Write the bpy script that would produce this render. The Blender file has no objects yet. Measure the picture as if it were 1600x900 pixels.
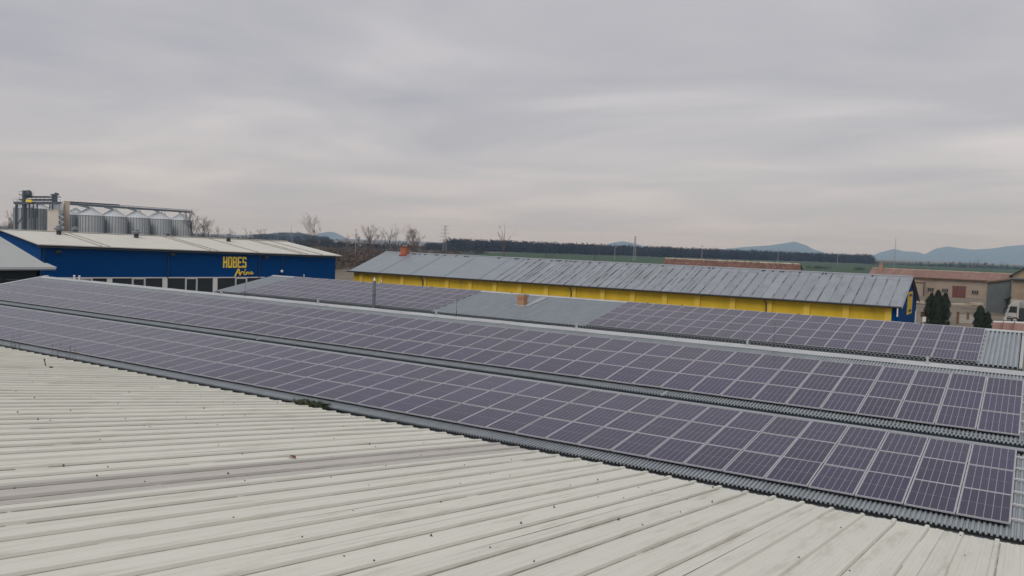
import bpy, math, random
from mathutils import Vector, Matrix, noise
random.seed(7)
R = math.radians
scene = bpy.context.scene
col = scene.collection

# ------------------------------------------------------------------ camera
F_PX = 1280.0; PITCH = R(3.05); ROLL = R(2.13); YAW = R(32.47); CAM_H = 9.0
_cp, _sp = math.cos(PITCH), math.sin(PITCH)
_f = Vector((0, _cp, -_sp)); _u = Vector((0, _sp, _cp)); _r = Vector((1, 0, 0))
_c, _s = math.cos(ROLL), math.sin(ROLL)
_r, _u = _c * _r + _s * _u, -_s * _r + _c * _u
_rot = Matrix.Rotation(YAW, 3, 'Z')
RIGHT, UP, FWD = _rot @ _r, _rot @ _u, _rot @ _f
CAM = Vector((0, 0, CAM_H))
cd = bpy.data.cameras.new('camera'); cam = bpy.data.objects.new('camera', cd); col.objects.link(cam)
cd.sensor_width = 36; cd.lens = 36 * F_PX / 1600; cd.clip_start = 0.1; cd.clip_end = 60000
m = Matrix.Identity(4)
for i in range(3):
    m[i][0] = RIGHT[i]; m[i][1] = UP[i]; m[i][2] = -FWD[i]; m[i][3] = CAM[i]
cam.matrix_world = m
scene.camera = cam

# ------------------------------------------------------------------ sky (overcast, streaky stratus)
SUN_EL, SUN_AZ = R(52), R(176)          # azimuth measured clockwise from +Y
w = bpy.data.worlds.new('World'); scene.world = w; w.use_nodes = True
nt = w.node_tree; nt.nodes.clear()
N = lambda t, **k: nt.nodes.new(t)
out = N('ShaderNodeOutputWorld'); bg = N('ShaderNodeBackground'); bg.inputs['Strength'].default_value = 0.1
sky = N('ShaderNodeTexSky'); sky.sky_type = 'NISHITA'; sky.sun_disc = False
sky.sun_elevation = SUN_EL; sky.sun_rotation = SUN_AZ; sky.air_density = 1.0; sky.dust_density = 2.0
tc = N('ShaderNodeTexCoord'); sep = N('ShaderNodeSeparateXYZ'); nt.links.new(tc.outputs['Generated'], sep.inputs[0])
ab = N('ShaderNodeMath'); ab.operation = 'ABSOLUTE'; nt.links.new(sep.outputs['Z'], ab.inputs[0])
ad = N('ShaderNodeMath'); ad.operation = 'ADD'; ad.inputs[1].default_value = 0.09; nt.links.new(ab.outputs[0], ad.inputs[0])
dv = N('ShaderNodeVectorMath'); dv.operation = 'DIVIDE'
cmb = N('ShaderNodeCombineXYZ')
for i in range(3): nt.links.new(ad.outputs[0], cmb.inputs[i])
nt.links.new(tc.outputs['Generated'], dv.inputs[0]); nt.links.new(cmb.outputs[0], dv.inputs[1])
mp = N('ShaderNodeMapping'); mp.inputs['Rotation'].default_value = (0, 0, R(-20)); mp.inputs['Scale'].default_value = (0.8, 1.15, 0.25)
nt.links.new(dv.outputs[0], mp.inputs[0])
n1 = N('ShaderNodeTexNoise'); n1.inputs['Scale'].default_value = 0.62; n1.inputs['Detail'].default_value = 6; n1.inputs['Roughness'].default_value = 0.52; n1.inputs['Distortion'].default_value = 0.5
n2 = N('ShaderNodeTexNoise'); n2.inputs['Scale'].default_value = 0.23; n2.inputs['Detail'].default_value = 3
nt.links.new(mp.outputs[0], n1.inputs['Vector']); nt.links.new(mp.outputs[0], n2.inputs['Vector'])
mx = N('ShaderNodeMath'); mx.operation = 'MULTIPLY_ADD'; mx.inputs[1].default_value = 0.6
hf = N('ShaderNodeMath'); hf.operation = 'MULTIPLY'; hf.inputs[1].default_value = 0.4
nt.links.new(n2.outputs['Fac'], hf.inputs[0]); nt.links.new(n1.outputs['Fac'], mx.inputs[0]); nt.links.new(hf.outputs[0], mx.inputs[2])
cr = N('ShaderNodeValToRGB'); e = cr.color_ramp.elements
e[0].position = 0.40; e[0].color = (3.9, 3.9, 4.3, 1); e[1].position = 0.63; e[1].color = (6.3, 6.0, 6.05, 1)
k_ = e.new(0.5); k_.color = (4.7, 4.6, 4.85, 1)
nt.links.new(mx.outputs[0], cr.inputs[0])
# slightly warmer veil low over the horizon, as the photograph's sky shows all along it
hz = N('ShaderNodeMapRange'); hz.inputs['From Min'].default_value = 0.0; hz.inputs['From Max'].default_value = 0.16; hz.inputs['To Min'].default_value = 0.5; hz.inputs['To Max'].default_value = 0.0
nt.links.new(ab.outputs[0], hz.inputs[0])
veil = N('ShaderNodeMixRGB'); veil.inputs[2].default_value = (5.2, 4.85, 4.85, 1)
nt.links.new(hz.outputs[0], veil.inputs[0]); nt.links.new(cr.outputs[0], veil.inputs[1])
mixs = N('ShaderNodeMixRGB'); mixs.inputs[0].default_value = 0.93
nt.links.new(sky.outputs[0], mixs.inputs[1]); nt.links.new(veil.outputs[0], mixs.inputs[2])
nt.links.new(mixs.outputs[0], bg.inputs['Color']); nt.links.new(bg.outputs[0], out.inputs['Surface'])

sd = bpy.data.lights.new('sun', 'SUN'); sd.energy = 1.4; sd.angle = R(35); sd.color = (1.0, 0.96, 0.9)
sun = bpy.data.objects.new('sun', sd); col.objects.link(sun)
sdir = Vector((math.sin(SUN_AZ) * math.cos(SUN_EL), math.cos(SUN_AZ) * math.cos(SUN_EL), math.sin(SUN_EL)))
sun.rotation_euler = sdir.to_track_quat('Z', 'Y').to_euler()
vs = scene.view_settings; vs.view_transform = 'Standard'; vs.look = 'None'; vs.exposure = 0.16; vs.gamma = 1.0; vs.use_curve_mapping = False
scene.cycles.use_denoising = True
scene.cycles.volume_bounces = 4
scene.cycles.max_bounces = 6

# ------------------------------------------------------------------ helpers
def ray(x, y): return (x - 800) / F_PX * RIGHT - (y - 450) / F_PX * UP + FWD
def at_depth(x, y, k): return CAM + ray(x, y) * k
def at_plane(x, y, p0, n):
    d = ray(x, y); return CAM + d * ((Vector(p0) - CAM).dot(n) / d.dot(n))
def at_z(x, y, z): return at_plane(x, y, (0, 0, z), Vector((0, 0, 1)))
def at_y(x, y, Y): return at_plane(x, y, (0, Y, 0), Vector((0, 1, 0)))
def ground_at(x, k):
    """ground point in the picture column x at distance k"""
    d = ray(x, 381 + 0.0372 * (x - 800)); d.z = 0
    p = CAM + d * k; p.z = 0; return p

class MB:
    def __init__(s): s.v = []; s.f = []; s.m = []
    def add(s, vs_, fs_, mi=0):
        b = len(s.v); s.v += [tuple(p) for p in vs_]
        for q in fs_: s.f.append([b + i for i in q]); s.m.append(mi)
    def box(s, a, b, mi=0):
        (x0, y0, z0), (x1, y1, z1) = a, b
        s.add([(x0,y0,z0),(x1,y0,z0),(x1,y1,z0),(x0,y1,z0),(x0,y0,z1),(x1,y0,z1),(x1,y1,z1),(x0,y1,z1)],
              [(0,3,2,1),(4,5,6,7),(0,1,5,4),(1,2,6,5),(2,3,7,6),(3,0,4,7)], mi)
    def hexa(s, p, mi=0):   # 8 points, bottom loop then top loop
        s.add(p, [(0,3,2,1),(4,5,6,7),(0,1,5,4),(1,2,6,5),(2,3,7,6),(3,0,4,7)], mi)
    def prism(s, poly, ext, mi=0):
        n = len(poly); e = Vector(ext)
        s.add([Vector(p) for p in poly] + [Vector(p) + e for p in poly],
              [tuple(range(n - 1, -1, -1)), tuple(range(n, 2 * n))] + [(i, (i + 1) % n, n + (i + 1) % n, n + i) for i in range(n)], mi)
    def tube(s, pts, rads, n=6, mi=0, cap=True):
        pts = [Vector(p) for p in pts]; rings = []
        if not isinstance(rads, (list, tuple)): rads = [rads] * len(pts)
        b = len(s.v)
        for i, p in enumerate(pts):
            d = (pts[min(i + 1, len(pts) - 1)] - pts[max(i - 1, 0)])
            if d.length < 1e-9: d = Vector((0, 0, 1))
            d.normalize(); a = d.orthogonal().normalized(); c = d.cross(a)
            for k in range(n):
                t = 2 * math.pi * k / n; s.v.append(tuple(p + (a * math.cos(t) + c * math.sin(t)) * rads[i]))
        for i in range(len(pts) - 1):
            for k in range(n):
                s.f.append([b + i*n + k, b + i*n + (k+1) % n, b + (i+1)*n + (k+1) % n, b + (i+1)*n + k]); s.m.append(mi)
        if cap:
            s.f.append([b + k for k in range(n - 1, -1, -1)]); s.m.append(mi)
            s.f.append([b + (len(pts)-1)*n + k for k in range(n)]); s.m.append(mi)
    def bar(s, a, b, w_, h=None, mi=0):   # square bar from a to b
        a, b = Vector(a), Vector(b); h = h or w_
        d = (b - a).normalized(); up = Vector((0, 0, 1)) if abs(d.z) < 0.95 else Vector((1, 0, 0))
        x = d.cross(up).normalized() * (w_ / 2); y = x.cross(d).normalized() * (h / 2)
        s.hexa([a - x - y, a + x - y, b + x - y, b - x - y, a - x + y, a + x + y, b + x + y, b - x + y], mi)
    def lathe(s, prof, n=24, c=(0, 0, 0), mi=0):
        b = len(s.v)
        for (r, z) in prof:
            for k in range(n):
                t = 2 * math.pi * k / n; s.v.append((c[0] + r * math.cos(t), c[1] + r * math.sin(t), c[2] + z))
        for i in range(len(prof) - 1):
            for k in range(n):
                s.f.append([b + i*n + k, b + i*n + (k+1) % n, b + (i+1)*n + (k+1) % n, b + (i+1)*n + k]); s.m.append(mi)
    def mesh(s, name, mats, smooth=False):
        me = bpy.data.meshes.new(name); me.from_pydata(s.v, [], s.f)
        for mm in (mats if isinstance(mats, (list, tuple)) else [mats]): me.materials.append(mm)
        if any(s.m): me.polygons.foreach_set('material_index', s.m)
        if smooth: me.polygons.foreach_set('use_smooth', [True] * len(s.f))
        me.update(); return me
    def build(s, name, mats, parent=None, smooth=False): return link(name, s.mesh(name, mats, smooth), parent)

def link(name, data, parent=None):
    o = bpy.data.objects.new(name, data); col.objects.link(o)
    if parent is not None: o.parent = parent
    return o
def tag(o, label=None, cat=None, group=None, kind=None):
    if label: o['label'] = label
    if cat: o['category'] = cat
    if group: o['group'] = group
    if kind: o['kind'] = kind
    return o
def empty(name, loc=(0, 0, 0), rz=0.0):
    o = bpy.data.objects.new(name, None); col.objects.link(o); o.location = loc; o.rotation_euler = (0, 0, rz); o.empty_display_size = 0.2
    return o

def mat(name, c, rough=0.7, metal=0.0, var=0.0, scale=1.0, stretch=(1, 1, 1), dark=None, darkpos=(0.55, 0.75), rand=0.0, bump=0.0, spec=0.5, detail=5):
    """procedural principled material; var = tonal noise, dark = colour of stains where a second noise is high, rand = tone per object"""
    mt = bpy.data.materials.new(name); mt.use_nodes = True; t = mt.node_tree; b = t.nodes['Principled BSDF']
    b.inputs['Roughness'].default_value = rough; b.inputs['Metallic'].default_value = metal; b.inputs['Specular IOR Level'].default_value = spec
    rgb = t.nodes.new('ShaderNodeRGB'); rgb.outputs[0].default_value = (*c, 1); cur = rgb.outputs[0]
    if var or dark or bump:
        co = t.nodes.new('ShaderNodeTexCoord'); mpn = t.nodes.new('ShaderNodeMapping'); mpn.inputs['Scale'].default_value = stretch
        t.links.new(co.outputs['Object'], mpn.inputs[0])
        vec = mpn.outputs[0]
        if rand:
            oi0 = t.nodes.new('ShaderNodeObjectInfo'); vm = t.nodes.new('ShaderNodeVectorMath'); vm.operation = 'ADD'
            ml = t.nodes.new('ShaderNodeMath'); ml.operation = 'MULTIPLY'; ml.inputs[1].default_value = 90.0
            t.links.new(oi0.outputs['Random'], ml.inputs[0]); t.links.new(vec, vm.inputs[0]); t.links.new(ml.outputs[0], vm.inputs[1]); vec = vm.outputs[0]
        nz = t.nodes.new('ShaderNodeTexNoise'); nz.inputs['Scale'].default_value = scale; nz.inputs['Detail'].default_value = detail; nz.inputs['Roughness'].default_value = 0.6
        t.links.new(vec, nz.inputs['Vector'])
        if var:
            mr = t.nodes.new('ShaderNodeMapRange'); mr.inputs['From Min'].default_value = 0.3; mr.inputs['From Max'].default_value = 0.7
            mr.inputs['To Min'].default_value = 1 - var; mr.inputs['To Max'].default_value = 1 + var
            t.links.new(nz.outputs['Fac'], mr.inputs[0])
            hs = t.nodes.new('ShaderNodeHueSaturation'); t.links.new(cur, hs.inputs['Color']); t.links.new(mr.outputs[0], hs.inputs['Value']); cur = hs.outputs[0]
        if dark:
            nd = t.nodes.new('ShaderNodeTexNoise'); nd.inputs['Scale'].default_value = scale * 0.63; nd.inputs['Detail'].default_value = 7; nd.inputs['Roughness'].default_value = 0.65
            v2 = t.nodes.new('ShaderNodeVectorMath'); v2.operation = 'ADD'; v2.inputs[1].default_value = (13.7, 5.1, 2.2)
            t.links.new(vec, v2.inputs[0]); t.links.new(v2.outputs[0], nd.inputs['Vector'])
            m2 = t.nodes.new('ShaderNodeMapRange'); m2.inputs['From Min'].default_value = darkpos[0]; m2.inputs['From Max'].default_value = darkpos[1]
            t.links.new(nd.outputs['Fac'], m2.inputs[0])
            mxn = t.nodes.new('ShaderNodeMixRGB'); mxn.inputs[2].default_value = (*dark, 1); t.links.new(m2.outputs[0], mxn.inputs[0]); t.links.new(cur, mxn.inputs[1]); cur = mxn.outputs[0]
        if bump:
            bp = t.nodes.new('ShaderNodeBump'); bp.inputs['Strength'].default_value = bump; bp.inputs['Distance'].default_value = 0.02
            t.links.new(nz.outputs['Fac'], bp.inputs['Height']); t.links.new(bp.outputs[0], b.inputs['Normal'])
    if rand:
        oi = t.nodes.new('ShaderNodeObjectInfo'); mr = t.nodes.new('ShaderNodeMapRange')
        mr.inputs['To Min'].default_value = 1 - rand; mr.inputs['To Max'].default_value = 1 + rand
        t.links.new(oi.outputs['Random'], mr.inputs[0]); hs = t.nodes.new('ShaderNodeHueSaturation')
        t.links.new(cur, hs.inputs['Color']); t.links.new(mr.outputs[0], hs.inputs['Value']); cur = hs.outputs[0]
    t.links.new(cur, b.inputs['Base Color'])
    return mt

M = {
 'cream': mat('cream_coated_steel', (0.63, 0.63, 0.56), 0.55, var=0.035, scale=1.0, stretch=(6, 0.3, 6), dark=(0.43, 0.40, 0.33), darkpos=(0.53, 0.82), rand=0.03, bump=0.05),
 'cream_lit': mat('translucent_sheet', (0.48, 0.46, 0.42), 0.5, var=0.05, scale=1.0, stretch=(6, 0.3, 6), dark=(0.36, 0.34, 0.33), darkpos=(0.55, 0.8), rand=0.02),  # the translucent sheet's own greyer colour
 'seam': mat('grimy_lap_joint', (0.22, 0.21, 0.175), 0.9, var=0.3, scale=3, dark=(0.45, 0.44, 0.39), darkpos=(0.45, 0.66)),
 'screw': mat('screw_head', (0.09, 0.085, 0.08), 0.6, 0.4),
 'galv': mat('galvanised_corrugated', (0.29, 0.325, 0.35), 0.5, 0.15, var=0.10, scale=1.0, stretch=(3, 0.5, 1), dark=(0.19, 0.21, 0.22), darkpos=(0.55, 0.8)),
 'galv_c': mat('weathered_corrugated', (0.275, 0.312, 0.345), 0.5, 0.15, var=0.10, scale=1.0, stretch=(3, 0.5, 1), dark=(0.23, 0.25, 0.26), darkpos=(0.55, 0.8)),
 'flash': mat('grey_flashing', (0.33, 0.355, 0.375), 0.45, 0.2, var=0.06, scale=0.7),
 'gutter': mat('blue_grey_gutter', (0.10, 0.132, 0.152), 0.5, 0.1, var=0.2, scale=2.0),
 'ridge': mat('ridge_cap_metal', (0.40, 0.42, 0.435), 0.5, 0.1, var=0.08, scale=1.5, dark=(0.2, 0.21, 0.22), darkpos=(0.62, 0.70), rand=0.05),
 'alu': mat('anodised_frame', (0.45, 0.44, 0.475), 0.42, 0.35),
 'rail': mat('mounting_rail_alu', (0.60, 0.60, 0.60), 0.45, 0.3),
 'back': mat('panel_backsheet', (0.28, 0.27, 0.31), 0.12, spec=0.35),
 'cell': mat('solar_cells', (0.023, 0.020, 0.058), 0.10, spec=0.32, var=0.12, scale=3.0, rand=0.22),
 'plaster': mat('grey_plaster', (0.36, 0.35, 0.33), 0.9, var=0.1, scale=0.6),
 'brick': mat('red_brick', (0.42, 0.12, 0.055), 0.85, var=0.25, scale=6.0),
 'brick2': mat('orange_brick', (0.46, 0.24, 0.13), 0.85, var=0.18, scale=7.0, dark=(0.22, 0.12, 0.08), darkpos=(0.6, 0.75)),
 'mortar': mat('chimney_concrete', (0.38, 0.36, 0.33), 0.9, var=0.1, scale=4),
 'steel': mat('flue_steel', (0.22, 0.25, 0.27), 0.4, 0.6, var=0.08, scale=3),
 'white': mat('white_paint', (0.72, 0.72, 0.71), 0.6, var=0.05, scale=2),
 'darkm': mat('dark_metal', (0.035, 0.04, 0.045), 0.6, 0.2),
 'yellow': mat('yellow_render', (0.66, 0.455, 0.02), 0.8, var=0.10, scale=0.7, stretch=(1, 1, 0.4), dark=(0.46, 0.29, 0.02), darkpos=(0.55, 0.72)),
 'yellow_l': mat('yellow_pilaster', (0.70, 0.50, 0.06), 0.8, var=0.05, scale=0.7),
 'blue': mat('blue_cladding', (0.0003, 0.050, 0.195), 0.7, var=0.06, scale=0.4, spec=0.05),
 'tin': mat('weathered_sheet_roof', (0.255, 0.28, 0.31), 0.5, 0.1, var=0.09, scale=1.0, stretch=(1.4, 0.35, 1), dark=(0.18, 0.195, 0.21), darkpos=(0.54, 0.78), rand=0.08),
 'tin_new': mat('newer_sheet_roof', (0.24, 0.275, 0.305), 0.45, 0.1, var=0.05, scale=0.5, rand=0.02),
 'tin_seam': mat('stained_seam', (0.25, 0.27, 0.29), 0.6, var=0.1, scale=0.9, stretch=(0.2, 1, 1), dark=(0.045, 0.045, 0.047), darkpos=(0.46, 0.56), rand=0.12),
 'arenaroof': mat('ivory_roof', (0.56, 0.55, 0.495), 0.55, var=0.05, scale=0.5, stretch=(1, 0.4, 1)),
 'arenaseam': mat('roof_seam', (0.30, 0.28, 0.25), 0.8, var=0.2, scale=1.0),
 'sign': mat('yellow_letters', (0.90, 0.68, 0.07), 0.5),
 'glass': mat('dark_window_glass', (0.025, 0.033, 0.040), 0.08, spec=0.5),
 'hall': mat('pale_grey_roof', (0.35, 0.37, 0.365), 0.55, var=0.05, scale=0.4),
 'darkgreen': mat('dark_green_boards', (0.012, 0.022, 0.022), 0.7, var=0.1, scale=1),
 'silo': mat('galvanised_silo', (0.56, 0.59, 0.61), 0.42, 0.25, var=0.06, scale=0.6),
 'silo_d': mat('silo_stiffener', (0.27, 0.30, 0.32), 0.5, 0.3),
 'plant': mat('plant_steel', (0.09, 0.11, 0.13), 0.6, 0.2),
 'ivory': mat('ivory_cladding', (0.62, 0.57, 0.50), 0.7, var=0.06, scale=0.5),
 'bark': mat('grey_bark', (0.10, 0.08, 0.07), 0.95, var=0.2, scale=2),
 'twig': mat('bare_twigs', (0.115, 0.095, 0.085), 0.95),
 'twig_red': mat('russet_twigs', (0.17, 0.095, 0.065), 0.95),
 'wood': mat('bare_forest', (0.034, 0.029, 0.028), 0.95, var=0.35, scale=0.02),
 'brush': mat('dry_brush', (0.105, 0.078, 0.057), 0.95, var=0.4, scale=0.06),
 'brush_p': mat('pale_dry_grass', (0.22, 0.175, 0.13), 0.95, var=0.3, scale=0.1),
 'conifer': mat('thuja_green', (0.026, 0.038, 0.019), 0.9, var=0.6, scale=1.6),
 'weed': mat('weed_green', (0.05, 0.062, 0.03), 0.85, var=0.3, scale=8),
 'stalk': mat('dry_stalk', (0.16, 0.13, 0.115), 0.9),
 'beige': mat('beige_render', (0.31, 0.25, 0.20), 0.9, var=0.12, scale=0.5, dark=(0.20, 0.16, 0.125), darkpos=(0.58, 0.75)),
 'redroof': mat('faded_red_roof', (0.215, 0.125, 0.10), 0.8, var=0.14, scale=0.8, stretch=(1, 0.3, 1), rand=0.10),
 'tile': mat('old_roof_tile', (0.155, 0.078, 0.058), 0.9, var=0.35, scale=2, dark=(0.33, 0.28, 0.23), darkpos=(0.58, 0.70), rand=0.25),
 'moss': mat('lichen_ridge_tile', (0.40, 0.36, 0.29), 0.9, var=0.3, scale=2, rand=0.3),
 'reddoor': mat('oxide_red_door', (0.13, 0.045, 0.036), 0.7, var=0.15, scale=2),
 'shed': mat('grey_shed_panel', (0.115, 0.13, 0.13), 0.7, var=0.12, scale=0.5),
 'tan': mat('stained_tan_wall', (0.26, 0.20, 0.15), 0.9, var=0.25, scale=0.5),
 'rubber': mat('tyre_rubber', (0.012, 0.012, 0.012), 0.8),
 'pink': mat('wrapped_brick_pack', (0.43, 0.25, 0.23), 0.7, var=0.18, scale=4, stretch=(1, 1, 6)),
 'slab': mat('pale_concrete', (0.42, 0.36, 0.28), 0.9, var=0.15, scale=1),
 'post': mat('rusty_timber', (0.15, 0.09, 0.05), 0.9, var=0.2, scale=2),
 'pylon': mat('pylon_steel', (0.32, 0.31, 0.31), 0.7, 0.2),
 'leaf': mat('dead_leaf', (0.13, 0.03, 0.02), 0.8),
 'grnd': mat('winter_ground', (0.125, 0.105, 0.075), 0.95, var=0.3, scale=0.02, dark=(0.075, 0.085, 0.045), darkpos=(0.48, 0.62)),
 'yard': mat('trodden_yard', (0.155, 0.128, 0.098), 0.95, var=0.3, scale=0.12, dark=(0.10, 0.105, 0.055), darkpos=(0.54, 0.64)),
 'field': mat('winter_wheat', (0.019, 0.050, 0.012), 0.95, var=0.18, scale=0.006, stretch=(1, 0.2, 1)),
 'hedge': mat('dark_hedgerow', (0.030, 0.032, 0.024), 0.95, var=0.3, scale=0.03),
 'mount': mat('wooded_mountain', (0.05, 0.055, 0.05), 0.95, var=0.2, scale=0.001),
}

# ------------------------------------------------------------------ setting: ground, yard, fields, hills
def sheet(name, pts, z, mt, label=None):
    b = MB(); b.add([(p[0], p[1], z) for p in pts], [tuple(range(len(pts)))]); o = b.build(name, mt)
    # face must look up
    if o.data.polygons[0].normal.z < 0: o.data.flip_normals()
    return tag(o, label, kind='structure')
S = 14000
sheet('ground', [(-S, -S), (S, -S), (S, S), (-S, S)], 0, M['grnd'], 'winter ground of the plain reaching to the horizon')
sheet('yard', [(-175, -40), (60, -40), (60, 236), (-60, 240), (-120, 175), (-175, 168)], 0.02, M['yard'], 'trodden earth yard around the sheds')
def gpt(x, k): p = ground_at(x, k); return (p.x, p.y)
sheet('field', [gpt(845, 340), gpt(1100, 300), gpt(1360, 300), gpt(1800, 300), gpt(2000, 2600), gpt(1500, 2600), gpt(1340, 1100), gpt(850, 960), gpt(690, 700), gpt(760, 420)], 0.04, M['field'], 'green winter wheat field beyond the yellow hall')
sheet('field', [gpt(430, 900), gpt(700, 900), gpt(720, 2400), gpt(420, 2400)], 0.04, mat('stubble_field', (0.15, 0.125, 0.095), 0.95, var=0.15, scale=0.004), 'pale stubble field beyond the brushwood')

def mountain(name, prof, k, seed, label, back=1500.0):
    """prof: list of (x px, y px) skyline; a real ridge with foothills towards us and a far flank"""
    b = MB(); rows = []
    xs = []
    for (xa, ya), (xb, yb) in zip(prof[:-1], prof[1:]):
        n = max(2, int(abs(xb - xa) / 4))
        for i in range(n): t = i / n; t2 = t * t * (3 - 2 * t) * 0.5 + t * 0.5; xs.append((xa + (xb - xa) * t, ya + (yb - ya) * t2))
    xs.append(prof[-1])
    tt = [(-1.0, 0.0), (-0.75, 0.22), (-0.5, 0.48), (-0.25, 0.76), (0, 1.0), (0.35, 0.7), (0.7, 0.3), (1.0, 0.0)]
    for (off, fr) in tt:
        row = []
        for i, (x, y) in enumerate(xs):
            hor = 381.8 + 0.0372 * (x - 800)
            d = ray(x, hor); d.z = 0
            top = max(0.0, (hor - y) * k / F_PX) + CAM_H
            base = CAM + d * (k + off * back); nn = noise.noise(Vector((x * 0.03, off * 2.3, seed))) * 0.10 + noise.noise(Vector((x * 0.11, off * 4, seed))) * 0.05
            z = top * max(0, fr + (nn if 0 < fr < 1 else nn * 0.04 if fr == 1 else 0)) - (2 if fr == 0 else 0)
            row.append((base.x, base.y, z))
        rows.append(row)
    n = len(xs)
    b.add([p for r_ in rows for p in r_], [(j*n+i, j*n+i+1, (j+1)*n+i+1, (j+1)*n+i) for j in range(len(rows)-1) for i in range(n-1)])
    return tag(b.build(name, M['mount'], smooth=True), label, kind='structure')
MK = 9000
mountain('hills', [(1085, 396), (1130, 389), (1170, 385.5), (1200, 383.5), (1222, 380.5), (1240, 377.5), (1255, 382), (1275, 391), (1300, 399)], MK, 1.0, 'blue hazy mountain with a pointed summit in the middle distance')
mountain('hills', [(1330, 404), (1362, 399), (1380, 393), (1395, 389), (1415, 393), (1432, 393.5), (1444, 397), (1462, 388), (1480, 385), (1500, 388), (1520, 390), (1545, 388.5), (1575, 384.5), (1600, 382.5), (1660, 386), (1760, 395), (1830, 420)], MK + 600, 5.0, 'long blue hazy mountain range at the right of the skyline')
mountain('hills', [(935, 388), (955, 379.5), (972, 376.8), (985, 379), (1005, 384), (1020, 391)], MK, 9.0, 'small blue hazy hill behind the forest')
mountain('hills', [(485, 372), (500, 364.5), (510, 362.3), (520, 362.3), (532, 367), (545, 374)], MK, 12.0, 'small blue hazy dome hill behind the lone tree', 1000)
mountain('hills', [(395, 369), (420, 365.5), (440, 363.8), (470, 364.3), (490, 368.5), (515, 375)], 1900, 15.0, 'low dark wooded hill behind the blue arena', 260)

# ------------------------------------------------------------------ foreground warehouse with cream trapezoidal roof
TC = math.tan(R(7.9)); EY, EZ = 18.35, 3.60; RY = -2.0
def cz(y): return EZ + (EY - y) * TC
wh = empty('warehouse', (0, 0, 0)); tag(wh, 'warehouse under the camera with the cream ribbed metal roof', 'warehouse')
PIT = 0.61; X0 = -0.3
prof = [(-0.305, 0), (-0.135, 0), (-0.115, 0.008), (-0.085, 0.008), (-0.065, 0), (-0.055, 0.0)]
half = [(-0.305, 0.0), (-0.225, 0.0), (-0.21, 0.010), (-0.165, 0.010), (-0.15, 0.0), (-0.052, 0.0), (-0.036, 0.043), (-0.028, 0.049), (0.028, 0.049), (0.036, 0.043), (0.052, 0.0), (0.15, 0.0), (0.165, 0.010), (0.21, 0.010), (0.225, 0.0), (0.305, 0.0)]
ys = [RY, 0.5, 3, 5.5, 8, 10.5, 13, 15.5, EY]
def roof_sheet_mesh(var):
    b = MB(); pts = []
    for c in (0, 1):
        for (dx, h) in half:
            if c == 1 and dx == -0.305: continue
            pts.append((dx + c * PIT, h))
    # lap flange that rides over the neighbour's rib edge
    nx = len(pts); rr = random.Random(var)
    for j, y in enumerate(ys):
        wob = [rr.uniform(-0.003, 0.003) if 0 < j < len(ys) - 1 else 0 for _ in pts]
        for i, (dx, h) in enumerate(pts): b.v.append((dx, y, cz(y) + h + wob[i] * (1 if h < 0.02 else 0.3)))
    for j in range(len(ys) - 1):
        for i in range(nx - 1): b.f.append([j*nx+i, j*nx+i+1, (j+1)*nx+i+1, (j+1)*nx+i]); b.m.append(0)
    # sheet thickness seen at the eave
    base = len(b.v); j = len(ys) - 1
    for i, (dx, h) in enumerate(pts): b.v.append((dx, EY, cz(EY) + h - 0.012))
    for i in range(nx - 1): b.f.append([j*nx+i, j*nx+i+1, base+i+1, base+i]); b.m.append(0)
    return b
sheets = [roof_sheet_mesh(v) for v in range(4)]
sm = [s_.mesh('roof_sheet', M['cream']) for s_ in sheets]; sml = sheets[1].mesh('roof_sheet', M['cream_lit'])
ksheet = list(range(-6, 104, 2))      # rib index of the sheet's right-hand rib
foot_line_mb = MB(); screw_mb = MB()
for k in ksheet:
    xr = X0 - PIT * (k + 1)
    trans = (k == 18)
    o = link('roof_sheet', sml if trans else random.choice(sm), wh); o.location = (xr, random.uniform(-0.02, 0.02), 0.003 if (k // 2) % 2 else 0.0)
    if trans: o['label'] = 'greyer translucent roof sheet'
# rib feet: a thin dark line along the foot of most ribs, screws on ribs and flats
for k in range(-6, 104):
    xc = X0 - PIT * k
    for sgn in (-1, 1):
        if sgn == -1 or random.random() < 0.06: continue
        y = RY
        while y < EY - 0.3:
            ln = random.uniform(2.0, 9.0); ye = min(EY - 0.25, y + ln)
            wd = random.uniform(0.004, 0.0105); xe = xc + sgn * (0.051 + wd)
            foot_line_mb.add([(xe - wd, y, cz(y) + 0.0065), (xe + wd, y, cz(y) + 0.0065), (xe + wd, ye, cz(ye) + 0.0065), (xe - wd, ye, cz(ye) + 0.0065)], [(0, 1, 2, 3)])
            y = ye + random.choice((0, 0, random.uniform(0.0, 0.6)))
    for row, yr in enumerate((0.6, 2.3, 4.0, 5.7, 7.4, 9.1, 10.8, 12.5, 14.2, 15.9, 17.9)):
        if random.random() < 0.55: continue
        onrib = (k % 2 == 0) or row == 10
        xx = xc + (random.uniform(-0.01, 0.01) if onrib else random.choice((-0.19, 0.19, 0.1))); yy = yr + random.uniform(-0.25, 0.25)
        hh = cz(yy) + (0.0495 if onrib else 0.008); big = random.random() < 0.12
        q = 0.016 if big else 0.010
        screw_mb.lathe([(q * 1.5, 0.0), (q * 1.5, 0.004), (q * 0.8, 0.006), (q * 0.8, 0.018 if not big else 0.03), (0.0, 0.019 if not big else 0.034)], 6, (xx, yy, hh))
sm_o = foot_line_mb.build('lap_joint', M['seam'], wh); sm_o['kind'] = 'stuff'
sc_o = screw_mb.build('roof_screw', M['screw'], wh); sc_o['kind'] = 'stuff'
b = MB(); zr = cz(RY)
b.add([(-63, RY, zr - 0.004), (4, RY, zr - 0.004), (4, RY - 20.3, EZ), (-63, RY - 20.3, EZ)], [(0, 1, 2, 3)]); b.build('back_roof', M['cream'], wh)
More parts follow.
